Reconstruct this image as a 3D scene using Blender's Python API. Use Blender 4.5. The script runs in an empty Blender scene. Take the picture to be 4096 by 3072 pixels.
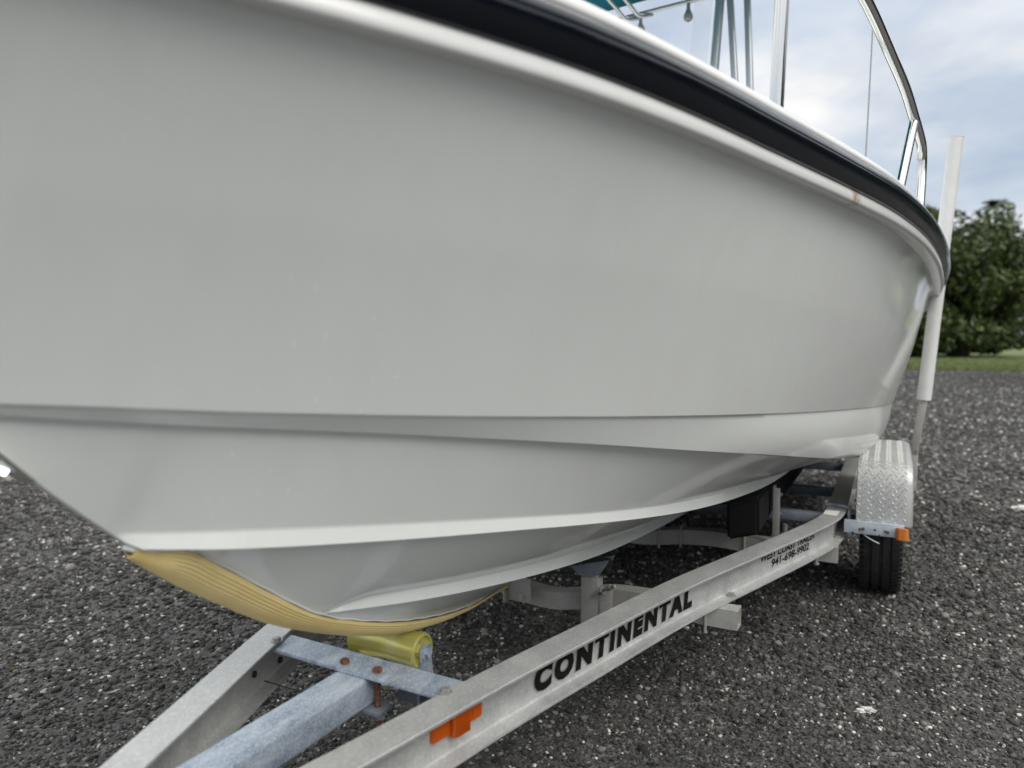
import bpy, bmesh, math, random
import numpy as np
from mathutils import Vector, Matrix, Euler, noise
random.seed(7); RNG = np.random.default_rng(7)
SC = bpy.context.scene
R = math.radians
# ------------------------------------------------------------------ camera
cam_d = bpy.data.cameras.new('camera'); cam = bpy.data.objects.new('camera', cam_d)
SC.collection.objects.link(cam); SC.camera = cam
cam.location = (0, 0, 1.3); cam.rotation_euler = (R(90 - 3.34), 0, 0)
cam_d.sensor_width = 36; cam_d.lens = 24.97; cam_d.clip_start = .02; cam_d.clip_end = 3000
cam_d.dof.use_dof = True; cam_d.dof.focus_distance = 2.45; cam_d.dof.aperture_fstop = 1.75
# ------------------------------------------------------------------ sky
SUN_EL, SUN_AZ = 42, 140      # azimuth clockwise from +Y (the way the camera looks)
world = bpy.data.worlds.new('World'); SC.world = world; world.use_nodes = True
wn = world.node_tree.nodes; wl = world.node_tree.links; wn.clear()
def N(t, **k):
    n = wn.new(t)
    for a, b in k.items(): setattr(n, a, b)
    return n
w_out = N('ShaderNodeOutputWorld')
sky = N('ShaderNodeTexSky', sky_type='NISHITA', sun_disc=False, sun_elevation=R(SUN_EL), sun_rotation=R(SUN_AZ))
sky.dust_density = 2.0
bg1 = N('ShaderNodeBackground'); bg1.inputs[1].default_value = .10; wl.new(sky.outputs[0], bg1.inputs[0])
tc = N('ShaderNodeTexCoord'); sep = N('ShaderNodeSeparateXYZ'); wl.new(tc.outputs['Generated'], sep.inputs[0])
def M(op, a, b=None, c=None, cl=False):
    n = N('ShaderNodeMath', operation=op, use_clamp=cl)
    for i, v in enumerate((a, b, c)):
        if v is None: continue
        if isinstance(v, (int, float)): n.inputs[i].default_value = v
        else: wl.new(v, n.inputs[i])
    return n.outputs[0]
zc = M('MAXIMUM', sep.outputs[2], 0.0); den = M('ADD', zc, .22)
px = M('DIVIDE', sep.outputs[0], den); py = M('DIVIDE', sep.outputs[1], den)
comb = N('ShaderNodeCombineXYZ'); wl.new(px, comb.inputs[0]); wl.new(py, comb.inputs[1])
def wnoise(scale, det, rough, off):
    mp = N('ShaderNodeMapping'); mp.inputs['Location'].default_value = off; wl.new(comb.outputs[0], mp.inputs[0])
    n = N('ShaderNodeTexNoise'); n.inputs['Scale'].default_value = scale; n.inputs['Detail'].default_value = det
    n.inputs['Roughness'].default_value = rough; n.inputs['Distortion'].default_value = .25; wl.new(mp.outputs[0], n.inputs['Vector']); return n.outputs[0]
def ramp(src, pts):
    r = N('ShaderNodeValToRGB'); wl.new(src, r.inputs[0]); e = r.color_ramp.elements
    while len(e) < len(pts): e.new(.5)
    for q, (p, c) in zip(e, pts): q.position = p; q.color = (*c, 1)
    return r.outputs[0]
n1 = wnoise(1.9, 7, .58, (3.1, 1.7, 0)); n2 = wnoise(.75, 5, .5, (9.4, 2.2, 3))
cloud_c = ramp(n1, [(.33, (.40, .47, .60)), (.46, (.50, .57, .68)), (.57, (.63, .68, .75)), (.69, (.78, .80, .82))])
cover = ramp(n2, [(.30, (.45, .45, .45)), (.48, (.93, .93, .93))])
el_gain = M('MULTIPLY_ADD', M('MULTIPLY', zc, zc), 2.1, .88)       # an overcast sky is about three times brighter overhead than low down
warm = N('ShaderNodeMix', data_type='RGBA', blend_type='MULTIPLY'); wl.new(M('MULTIPLY', zc, 1.6, None, True), warm.inputs[0]); wl.new(cloud_c, warm.inputs[6]); warm.inputs[7].default_value = (1.10, 1.0, .86, 1)
bg2 = N('ShaderNodeBackground'); wl.new(warm.outputs[2], bg2.inputs[0]); wl.new(el_gain, bg2.inputs[1])
mx = N('ShaderNodeMixShader'); wl.new(cover, mx.inputs[0]); wl.new(bg1.outputs[0], mx.inputs[1]); wl.new(bg2.outputs[0], mx.inputs[2])
wl.new(mx.outputs[0], w_out.inputs[0])
sun_d = bpy.data.lights.new('sun', 'SUN'); sun = bpy.data.objects.new('sun', sun_d); SC.collection.objects.link(sun)
sun_d.energy = 1.1; sun_d.angle = R(32); sun_d.color = (1, .97, .92)
_v = Vector((math.sin(R(SUN_AZ)) * math.cos(R(SUN_EL)), math.cos(R(SUN_AZ)) * math.cos(R(SUN_EL)), math.sin(R(SUN_EL))))
sun.rotation_euler = _v.to_track_quat('Z', 'Y').to_euler(); sun.location = (0, 0, 30)
SC.view_settings.view_transform = 'Standard'; SC.view_settings.look = 'None'; SC.view_settings.gamma = 1
SC.view_settings.exposure = 0.42; SC.view_settings.use_curve_mapping = False
# ------------------------------------------------------------------ frames and helpers
AX = R(28.0); OX, OY = -.365, 1.86
DV = Vector((math.sin(AX), math.cos(AX), 0)); NV = Vector((math.cos(AX), -math.sin(AX), 0))
ROT = R(90) - AX
def L(s, t, z): return Vector((s, -t, z))          # boat/trailer frame: aft, port, up -> local xyz
def WP(s, t, z): return Vector((OX, OY, 0)) + DV * s + NV * t + Vector((0, 0, z))
def pchip(tab):
    xs = np.array([a for a, _ in tab], float); ys = np.array([b for _, b in tab], float)
    h = np.diff(xs); d = np.diff(ys) / h; m = np.zeros(len(xs)); m[0] = d[0]; m[-1] = d[-1]
    for i in range(1, len(xs) - 1):
        if d[i-1] * d[i] > 0:
            w1 = 2*h[i] + h[i-1]; w2 = h[i] + 2*h[i-1]; m[i] = (w1 + w2) / (w1/d[i-1] + w2/d[i])
    def f(x):
        x = min(max(x, xs[0]), xs[-1]); i = min(max(int(np.searchsorted(xs, x)) - 1, 0), len(h) - 1)
        u = (x - xs[i]) / h[i]
        return float((2*u**3-3*u*u+1)*ys[i] + (u**3-2*u*u+u)*h[i]*m[i] + (-2*u**3+3*u*u)*ys[i+1] + (u**3-u*u)*h[i]*m[i+1])
    return f
def fair(tab):
    # the same curve with its small waves averaged out away from the stem
    p = pchip(tab); w = [math.exp(-.5*(k/3)**2) for k in range(-7, 8)]; W = sum(w)
    def f(x):
        h = min(.30, max(0, (x + .45)*.22))/7
        return p(x) if h <= 0 else sum(a*p(x + k*h) for a, k in zip(w, range(-7, 8)))/W
    return f
def tag(o, label=None, cat=None, group=None, kind=None):
    if label: o['label'] = label
    if cat: o['category'] = cat
    if group: o['group'] = group
    if kind: o['kind'] = kind
    return o
def empty(name, loc=(0, 0, 0), rz=0):
    o = bpy.data.objects.new(name, None); SC.collection.objects.link(o); o.location = loc; o.rotation_euler = (0, 0, rz)
    o.empty_display_size = .2; return o
def obj(name, mesh, mat=None, parent=None):
    if isinstance(mesh, bmesh.types.BMesh):
        bmesh.ops.recalc_face_normals(mesh, faces=mesh.faces[:]); me = bpy.data.meshes.new(name); mesh.to_mesh(me); mesh.free(); mesh = me
    o = bpy.data.objects.new(name, mesh); SC.collection.objects.link(o)
    if mat and not mesh.materials: mesh.materials.append(mat)
    if parent: o.parent = parent
    return o
def smooth(o, ang=40):
    me = o.data
    me.polygons.foreach_set('use_smooth', [True] * len(me.polygons))
    bm = bmesh.new(); bm.from_mesh(me)
    for e in bm.edges:
        if len(e.link_faces) == 2 and e.link_faces[0].normal.length > 0 and e.link_faces[1].normal.length > 0:
            e.smooth = e.calc_face_angle(0) < R(ang)
    bm.to_mesh(me); bm.free(); return o
def box(bm, c, d, rot=None, bev=0.0):
    r = bmesh.ops.create_cube(bm, size=1); vs = r['verts']
    m = Matrix.Translation(c) @ (rot.to_matrix().to_4x4() if isinstance(rot, Euler) else (rot or Matrix())) @ Matrix.Diagonal((*d, 1))
    bmesh.ops.transform(bm, matrix=m, verts=vs)
    if bev:
        es = set(e for v in vs for e in v.link_edges); bmesh.ops.bevel(bm, geom=list(es), offset=bev, segments=2, affect='EDGES', profile=.5)
    return vs
def basis(axis):
    axis = axis.normalized(); up = Vector((0, 0, 1)) if abs(axis.z) < .9 else Vector((1, 0, 0))
    a = axis.cross(up).normalized(); b = a.cross(axis).normalized(); return a, b
def sweep(bm, pts, prof, caps=True, closed=True, frames=None):
    """prof: list of (a,b) offsets in the plane across the path; a = sideways, b = up"""
    rows = []
    n = len(pts)
    for i, p in enumerate(pts):
        t = (pts[min(i+1, n-1)] - pts[max(i-1, 0)]).normalized()
        a, b = frames(i, t) if frames else basis(t)
        rows.append([bm.verts.new(p + a*u + b*v) for u, v in prof])
    m = len(prof)
    for i in range(n-1):
        for j in range(m if closed else m-1):
            bm.faces.new((rows[i][j], rows[i][(j+1) % m], rows[i+1][(j+1) % m], rows[i+1][j]))
    if caps and closed:
        bm.faces.new(rows[0][::-1]); bm.faces.new(rows[-1])
    return rows
def tube(bm, pts, r, seg=14, caps=True):
    pts = [Vector(p) for p in pts]
    # parallel transport so the tube never twists
    t0 = (pts[1]-pts[0]).normalized(); a, b = basis(t0); b = t0.cross(a); fr = [(a, b)]
    for i in range(1, len(pts)):
        t = (pts[min(i+1, len(pts)-1)] - pts[i-1]).normalized()
        a = (fr[-1][0] - t * fr[-1][0].dot(t)).normalized(); fr.append((a, t.cross(a)))
    prof = [(r*math.cos(2*math.pi*k/seg), r*math.sin(2*math.pi*k/seg)) for k in range(seg)]
    return sweep(bm, pts, prof, caps, True, lambda i, t: fr[i])
def cyl(bm, p0, p1, r, seg=16, r2=None):
    p0, p1 = Vector(p0), Vector(p1); a, b = basis(p1-p0); r2 = r if r2 is None else r2
    A = [bm.verts.new(p0 + a*r*math.cos(2*math.pi*k/seg) + b*r*math.sin(2*math.pi*k/seg)) for k in range(seg)]
    B = [bm.verts.new(p1 + a*r2*math.cos(2*math.pi*k/seg) + b*r2*math.sin(2*math.pi*k/seg)) for k in range(seg)]
    for k in range(seg): bm.faces.new((A[k], A[(k+1) % seg], B[(k+1) % seg], B[k]))
    bm.faces.new(A[::-1]); bm.faces.new(B)
def lathe(bm, c, axis, prof, seg=32):
    """prof: (offset along axis, radius)"""
    c = Vector(c); axis = Vector(axis).normalized(); a, b = basis(axis); rows = []
    for u, r in prof:
        rows.append([bm.verts.new(c + axis*u + a*r*math.cos(2*math.pi*k/seg) + b*r*math.sin(2*math.pi*k/seg)) for k in range(seg)])
    for i in range(len(prof)-1):
        for k in range(seg): bm.faces.new((rows[i][k], rows[i][(k+1) % seg], rows[i+1][(k+1) % seg], rows[i+1][k]))
def curve3(pts, n=8):
    """Catmull-Rom through points"""
    P = [Vector(p) for p in pts]; P = [P[0]*2-P[1]] + P + [P[-1]*2-P[-2]]; out = []
    for i in range(1, len(P)-2):
        for k in range(n):
            u = k/n; out.append(.5*((2*P[i]) + (P[i+1]-P[i-1])*u + (2*P[i-1]-5*P[i]+4*P[i+1]-P[i+2])*u*u + (-P[i-1]+3*P[i]-3*P[i+1]+P[i+2])*u**3))
    out.append(P[-2]); return out
# ------------------------------------------------------------------ materials
class Mat:
    def __init__(s, name, base=(.5, .5, .5), rough=.5, metal=0, **kw):
        s.m = bpy.data.materials.new(name); s.m.use_nodes = True; s.nt = s.m.node_tree; s.b = s.nt.nodes['Principled BSDF']
        s.b.inputs['Base Color'].default_value = (*base, 1); s.b.inputs['Roughness'].default_value = rough; s.b.inputs['Metallic'].default_value = metal
        for k, v in kw.items(): s.b.inputs[k.replace('_', ' ')].default_value = v
        s.tc = s.n('ShaderNodeTexCoord')
    def n(s, t, **k):
        q = s.nt.nodes.new(t)
        for a, b in k.items(): setattr(q, a, b)
        return q
    def l(s, a, b): s.nt.links.new(a, b)
    def noise(s, scale, det=4, rough=.5, stretch=None, dist=0, coord='Object'):
        q = s.n('ShaderNodeTexNoise'); q.inputs['Scale'].default_value = scale; q.inputs['Detail'].default_value = det
        q.inputs['Roughness'].default_value = rough; q.inputs['Distortion'].default_value = dist
        if stretch:
            mp = s.n('ShaderNodeMapping'); mp.inputs['Scale'].default_value = stretch[:3]
            if len(stretch) > 3: mp.inputs['Rotation'].default_value = stretch[3:]
            s.l(s.tc.outputs[coord], mp.inputs[0]); s.l(mp.outputs[0], q.inputs['Vector'])
        else: s.l(s.tc.outputs[coord], q.inputs['Vector'])
        return q.outputs[0]
    def voro(s, scale, feature='F1', stretch=None, out='Distance', rnd=1):
        q = s.n('ShaderNodeTexVoronoi', feature=feature); q.inputs['Scale'].default_value = scale; q.inputs['Randomness'].default_value = rnd
        if stretch:
            mp = s.n('ShaderNodeMapping'); mp.inputs['Scale'].default_value = stretch[:3]
            if len(stretch) > 3: mp.inputs['Rotation'].default_value = stretch[3:]
            s.l(s.tc.outputs['Object'], mp.inputs[0]); s.l(mp.outputs[0], q.inputs['Vector'])
        else: s.l(s.tc.outputs['Object'], q.inputs['Vector'])
        return q.outputs[out]
    def ramp(s, src, pts, interp='LINEAR'):
        r = s.n('ShaderNodeValToRGB'); s.l(src, r.inputs[0]); e = r.color_ramp.elements; r.color_ramp.interpolation = interp
        while len(e) < len(pts): e.new(.5)
        for q, (p, c) in zip(e, pts): q.position = p; q.color = (*(c if isinstance(c, tuple) else (c, c, c)), 1)
        return r.outputs[0]
    def mix(s, f, a, b, mode='MIX'):
        q = s.n('ShaderNodeMix', data_type='RGBA', blend_type=mode)
        for sock, v in ((q.inputs[0], f), (q.inputs[6], a), (q.inputs[7], b)):
            if isinstance(v, (int, float)): sock.default_value = v
            elif isinstance(v, tuple): sock.default_value = (*v, 1)
            else: s.l(v, sock)
        return q.outputs[2]
    def math(s, op, a, b=None, cl=False):
        q = s.n('ShaderNodeMath', operation=op, use_clamp=cl)
        for i, v in enumerate((a, b)):
            if v is None: continue
            if isinstance(v, (int, float)): q.inputs[i].default_value = v
            else: s.l(v, q.inputs[i])
        return q.outputs[0]
    def color(s, c): s.l(c, s.b.inputs['Base Color']); return s
    def roughness(s, c): s.l(c, s.b.inputs['Roughness']); return s
    def bump(s, h, dist=.002, strength=1):
        q = s.n('ShaderNodeBump'); q.inputs['Distance'].default_value = dist; q.inputs['Strength'].default_value = strength
        s.l(h, q.inputs['Height']); s.l(q.outputs[0], s.b.inputs['Normal']); return s
g = Mat('gelcoat', (.74, .745, .72), .16, IOR=1.5)
dirt = g.noise(2.2, 5, .6); spots = g.voro(34, stretch=(1, 1, .38, 0, .35, 0)); gate = g.noise(3, 3, .6)
f1 = g.ramp(spots, [(.07, 1.0), (.15, 0.0)]); f2 = g.ramp(gate, [(.46, 0.0), (.62, .55)])
sf = g.math('MULTIPLY', f1, f2); fine = g.noise(90, 3, .6, (1, 1, .3, 0, .4, 0))
c = g.mix(g.ramp(dirt, [(.35, 0.0), (.75, .5)]), (.765, .785, .755), (.70, .71, .68))
c = g.mix(g.ramp(g.noise(13, 4, .6, (1, 1, .10, 0, .5, 0)), [(.50, 0.0), (.75, .28)]), c, (.71, .70, .67))
c = g.mix(g.ramp(fine, [(.55, 0.0), (.75, .18)]), c, (.80, .80, .78)); g.color(g.mix(sf, c, (.88, .88, .86)))
g.roughness(g.ramp(g.noise(5, 4, .6), [(.3, .06), (.7, .16)])); g.bump(g.noise(1.6, 2), .002, .10)
M_gel = g.m
g = Mat('white_moulding', (.80, .80, .78), .2)
q = g.n('ShaderNodeVectorMath', operation='DISTANCE'); g.l(g.tc.outputs['Object'], q.inputs[0]); q.inputs[1].default_value = (.84, -1.10, 1.722)
st_ = g.math('MULTIPLY', g.ramp(q.outputs['Value'], [(.012, 1.0), (.045, 0.0)]), g.ramp(g.noise(60, 4, .7), [(.35, 0.0), (.6, 1.0)]))
g.color(g.mix(st_, g.mix(g.ramp(g.noise(7, 5, .6), [(.5, 0.0), (.8, .4)]), (.80, .80, .78), (.66, .65, .60)), (.42, .24, .13))); M_gelwhite = g.m
g = Mat('rub_rail_vinyl', (.004, .006, .011), .14, IOR=1.45); g.roughness(g.ramp(g.noise(30, 4, .6, (.2, 1, 1)), [(.35, .10), (.7, .24)]))
sc_ = g.voro(14, stretch=(1, 1, 6, 0, 0, 0)); g.bump(g.noise(120, 2), .0006, .4); M_rub = g.m
g = Mat('keel_guard_vinyl', (.60, .47, .23), .42); g.color(g.mix(g.ramp(g.noise(9, 5, .7, (.4, 1, 1)), [(.4, 0.0), (.7, 1.0)]), (.80, .66, .33), (.72, .57, .25)))
g.bump(g.noise(160, 3), .0006, .4); M_guard = g.m
M_sealant = Mat('white_sealant', (.80, .80, .77), .5).m
def metal(name, c1, c2, metalness, r1, r2, sc=14, streak=None, speck=.25):
    g = Mat(name, c1, r1, metalness); a = g.noise(sc, 6, .65, streak); b = g.noise(sc*9, 4, .7); w = g.voro(sc*11)
    c = g.mix(g.ramp(a, [(.35, 0.0), (.68, 1.0)]), c1, c2); c = g.mix(g.ramp(b, [(.48, 0.0), (.72, speck)]), c, tuple(min(1, x*1.6) for x in c2))
    c = g.mix(g.ramp(w, [(.05, speck), (.13, 0.0)]), c, (.75, .75, .74))
    g.color(c); g.roughness(g.ramp(a, [(.3, r1), (.7, r2)])); g.bump(b, .0008, .5); return g.m
M_alu = metal('weathered_aluminium', (.46, .465, .455), (.58, .58, .565), .45, .34, .52, 12, None, .4)
M_alu2 = metal('dusty_aluminium_crossbeam', (.36, .35, .33), (.45, .44, .41), .15, .55, .7, 10)
M_galv = metal('galvanised_steel', (.20, .25, .33), (.50, .56, .63), .3, .38, .55, 26, (.35, 1, 1), .8)
M_galvd = metal('galvanised_steel_dull', (.16, .19, .23), (.26, .29, .33), .3, .5, .65, 12)
M_galvl = metal('galvanised_steel_clean', (.40, .45, .52), (.58, .63, .68), .2, .38, .5, 22, None, .3)
M_bolt = metal('zinc_bolt', (.30, .30, .29), (.45, .44, .42), .6, .35, .5, 60)
g = Mat('rust', (.16, .06, .03), .85); g.color(g.mix(g.ramp(g.noise(130, 5, .7), [(.4, 0.0), (.65, 1.0)]), (.08, .035, .022), (.26, .11, .05))); g.bump(g.noise(200, 4), .001); M_rust = g.m
M_chrome = Mat('polished_steel', (.78, .78, .76), .09, 1).m
M_brush = Mat('satin_aluminium_tube', (.58, .60, .61), .30, .65).m
g = Mat('amber_lens', (.62, .11, .005), .22, Transmission_Weight=.25, IOR=1.5, Subsurface_Weight=.25); g.b.inputs['Subsurface Radius'].default_value = (.02, .006, .001)
g.bump(g.voro(260, rnd=0), .0006, .5); M_amber = g.m
M_amber_f = Mat('amber_reflector', (.62, .20, .04), .3).m
g = Mat('yellow_polyurethane', (.66, .62, .10), .28, Transmission_Weight=.55, IOR=1.4, Subsurface_Weight=.3)
g.b.inputs['Subsurface Radius'].default_value = (.04, .03, .005); g.color(g.mix(g.ramp(g.noise(11, 3), [(.35, 0.0), (.7, 1.0)]), (.88, .84, .36), (.74, .68, .12))); M_poly = g.m
g = Mat('tyre_rubber', (.018, .018, .018), .75); g.color(g.mix(g.ramp(g.noise(14, 5, .7), [(.4, 0.0), (.7, .6)]), (.014, .014, .014), (.05, .048, .044))); M_tyre = g.m
g = Mat('black_carpet', (.008, .008, .008), 1); g.bump(g.noise(350, 3), .003); M_carpet = g.m
M_pvc = Mat('white_pvc', (.78, .78, .76), .35); M_pvc.color(M_pvc.mix(M_pvc.ramp(M_pvc.noise(6, 4, .6), [(.45, 0.0), (.8, .5)]), (.80, .80, .78), (.62, .61, .57))); M_pvc = M_pvc.m
M_black = Mat('black_print', (.004, .004, .004), .6, Specular_IOR_Level=.15).m
M_print_gap = Mat('decal_gap', (.45, .455, .45), .45, .25).m
M_sticker = Mat('white_sticker', (.82, .82, .80), .5).m
g = Mat('teal_canvas', (.012, .20, .25), .8); g.bump(g.noise(300, 2), .001); M_canvas = g.m
g = Mat('clear_vinyl', (.80, .86, .90), .15, Alpha=.16); M_vinyl = g.m
M_plastic = Mat('grey_plastic', (.35, .36, .36), .4).m
M_dark = Mat('dark_cable', (.02, .02, .02), .6).m
M_tan = Mat('tan_wire', (.35, .25, .12), .6).m
M_blue = Mat('blue_connector', (.05, .12, .22), .5).m
g = Mat('rust_stain', (.45, .27, .10), .7); M_stain = g.m
# ------------------------------------------------------------------ ground
g = Mat('gravel_ground', (.05, .05, .05), .95)
vc = g.voro(75, out='Color'); vd = g.voro(75); big = g.noise(.9, 5, .6); mid = g.noise(9, 5, .7)
val = g.n('ShaderNodeSeparateColor'); g.l(vc, val.inputs[0])
stone = g.ramp(val.outputs[0], [(0, .035), (.55, .06), (.80, .10), (.93, .17), (.965, .36)], 'LINEAR')
stone = g.mix(.5, stone, g.ramp(mid, [(.35, (.045, .044, .043)), (.68, (.105, .100, .096))]))
far_v = g.n('ShaderNodeSeparateColor'); g.l(g.voro(22, out='Color'), far_v.inputs[0])
stone = g.mix(g.ramp(far_v.outputs[1], [(.94, 0.0), (.985, .55)]), stone, (.26, .25, .235))
g.color(g.mix(g.ramp(big, [(.40, 0.0), (.66, .45)]), stone, (.105, .099, .091)))
g.bump(vd, .012, .8); M_ground = g.m
def sheet(name, quad, z, mat):
    me = bpy.data.meshes.new(name); me.from_pydata([(x, y, z) for x, y in quad], [], [tuple(range(len(quad)))]); me.update(); return obj(name, me, mat)
ground = tag(sheet('ground', [(-700, -300), (900, -300), (900, 1300), (-700, 1300)], 0, M_ground), 'dark gravel lot under the boat and trailer', 'ground', kind='structure')
g = Mat('lawn_soil', (.05, .075, .02), .95); g.color(g.mix(g.ramp(g.noise(.6, 6, .7), [(.35, 0.0), (.7, 1.0)]), (.085, .125, .03), (.13, .15, .055))); g.bump(g.noise(8, 4), .05); M_lawn = g.m
lawn = sheet('lawn', [(-60, 41), (10, 36), (22, 33.5), (40, 30), (120, 26), (160, 260), (-160, 260)], .012, M_lawn)
tag(lawn, 'short mown grass strip beyond the gravel lot', 'lawn', kind='structure')
def stones():
    # crushed rock, denser and finer towards the camera; drawn as one mass
    n = 205000; Z = np.exp(RNG.uniform(math.log(1.35), math.log(36), n)); X = RNG.uniform(-1.0, 1.0, n) * (Z * .86 + .5)
    sp = np.maximum(.0090, .0043 * Z)*np.where(Z > 6, (6/Z)**.35, 1); r = sp * np.exp(RNG.normal(-.66, .36, n)) * 1.1
    r = np.clip(r, .002, .03)
    ico = bmesh.new(); bmesh.ops.create_icosphere(ico, subdivisions=1, radius=1)
    iv = np.array([v.co[:] for v in ico.verts]); ifc = np.array([[v.index for v in f.verts] for f in ico.faces]); ico.free()
    ov = np.array([(1,0,0),(-1,0,0),(0,1,0),(0,-1,0),(0,0,1),(0,0,-1)], float)
    of = np.array([(0,2,4),(2,1,4),(1,3,4),(3,0,4),(2,0,5),(1,2,5),(3,1,5),(0,3,5)])
    V, Fc, C = [], [], []; base = 0
    for sel, bv, bf in ((Z < 4.2, iv, ifc), (Z >= 4.2, ov, of)):
        k = sel.sum(); x, y, rr = X[sel], Z[sel], r[sel]
        sc = rr[:, None] * np.stack([RNG.uniform(.7, 1.35, k), RNG.uniform(.6, 1.1, k), RNG.uniform(.45, .85, k)], 1)
        v = bv[None] * (1 + RNG.uniform(-.28, .28, (k, len(bv), 1))) * sc[:, None]
        a = RNG.uniform(0, 6.283, k); tl = RNG.normal(0, .35, k)
        ca, sa, ct, st = np.cos(a)[:, None], np.sin(a)[:, None], np.cos(tl)[:, None], np.sin(tl)[:, None]
        x0, y0, z0 = v[..., 0], v[..., 1], v[..., 2]; x1 = x0*ct + z0*st; z1 = -x0*st + z0*ct
        w = np.stack([x1*ca - y0*sa + x[:, None], x1*sa + y0*ca + y[:, None], z1 + (rr*RNG.uniform(.0, .45, k))[:, None]], 2)
        V.append(w.reshape(-1, 3)); Fc.append((bf[None] + (base + np.arange(k)*len(bv))[:, None, None]).reshape(-1, 3)); base += k*len(bv)
        u = RNG.random(k); col = np.exp(RNG.normal(math.log(.066), .50, k))
        col = np.where(u > .84, RNG.uniform(.14, .30, k), col); col = np.where((u > .944) & (rr < np.percentile(rr/sp[sel], 94)*sp[sel]), RNG.uniform(.42, .85, k), col)
        patch = 1 + .22*np.sin(x*1.9 + 1.3*np.sin(y*1.1)) * np.sin(y*1.4 + .8*np.sin(x*.9)) + .12*np.sin(x*5.1 + y*3.3)
        col = col * patch
        C.append(np.repeat(col, len(bv)))
    V = np.concatenate(V).astype(np.float32); Fc = np.concatenate(Fc).astype(np.int32); C = np.concatenate(C).astype(np.float32)
    me = bpy.data.meshes.new('gravel'); me.vertices.add(len(V)); me.vertices.foreach_set('co', V.ravel())
    me.loops.add(Fc.size); me.loops.foreach_set('vertex_index', Fc.ravel()); me.polygons.add(len(Fc))
    me.polygons.foreach_set('loop_start', np.arange(0, Fc.size, 3, dtype=np.int32)); me.update(calc_edges=True)
    at = me.color_attributes.new('stone', 'FLOAT_COLOR', 'POINT')
    at.data.foreach_set('color', np.stack([C*1.07, C*1.02, C*.93, np.ones_like(C)], 1).ravel().astype(np.float32))
    g = Mat('gravel_stone', (.05, .05, .05), .9); q = g.n('ShaderNodeAttribute', attribute_name='stone'); 
    g.color(g.mix(g.ramp(g.noise(130, 4, .7), [(.3, .72), (.7, 1.0)]), (0, 0, 0), q.outputs[0])); 
    g.color(g.mix(1.0, q.outputs[0], g.ramp(g.noise(150, 4, .7), [(.3, .62), (.7, 1.0)]), 'MULTIPLY'))
    g.bump(g.noise(260, 4, .7), .002, .7)
    tag(obj('gravel', me, g.m), 'loose dark crushed gravel with scattered pale stones', 'gravel', kind='stuff')
stones()
def grass():
    n = 26000; az = RNG.uniform(R(14), R(40), n); d = 34 + 30 * RNG.random(n)**1.6
    x, y = np.sin(az)*d*1.02, np.cos(az)*d + 5; h = RNG.uniform(.05, .13, n); w = RNG.uniform(.02, .05, n); a = RNG.uniform(0, 3.14, n)
    lx, ly = RNG.normal(0, .04, n), RNG.normal(0, .04, n); z0 = np.full(n, .005)
    V = np.stack([np.stack([x-w*np.cos(a), y-w*np.sin(a), z0], 1), np.stack([x+w*np.cos(a), y+w*np.sin(a), z0], 1), np.stack([x+lx, y+ly, h], 1)], 1).reshape(-1, 3)
    me = bpy.data.meshes.new('grass'); me.from_pydata(V.tolist(), [], np.arange(3*n).reshape(-1, 3).tolist()); me.update()
    g = Mat('grass_blade', (.07, .11, .02), .7); g.color(g.mix(g.ramp(g.noise(.8, 4), [(.35, 0.0), (.7, 1.0)]), (.10, .15, .035), (.17, .18, .07)))
    tag(obj('grass', me, g.m), 'short green grass at the far edge of the lot', 'grass', kind='stuff')
grass()
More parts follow.
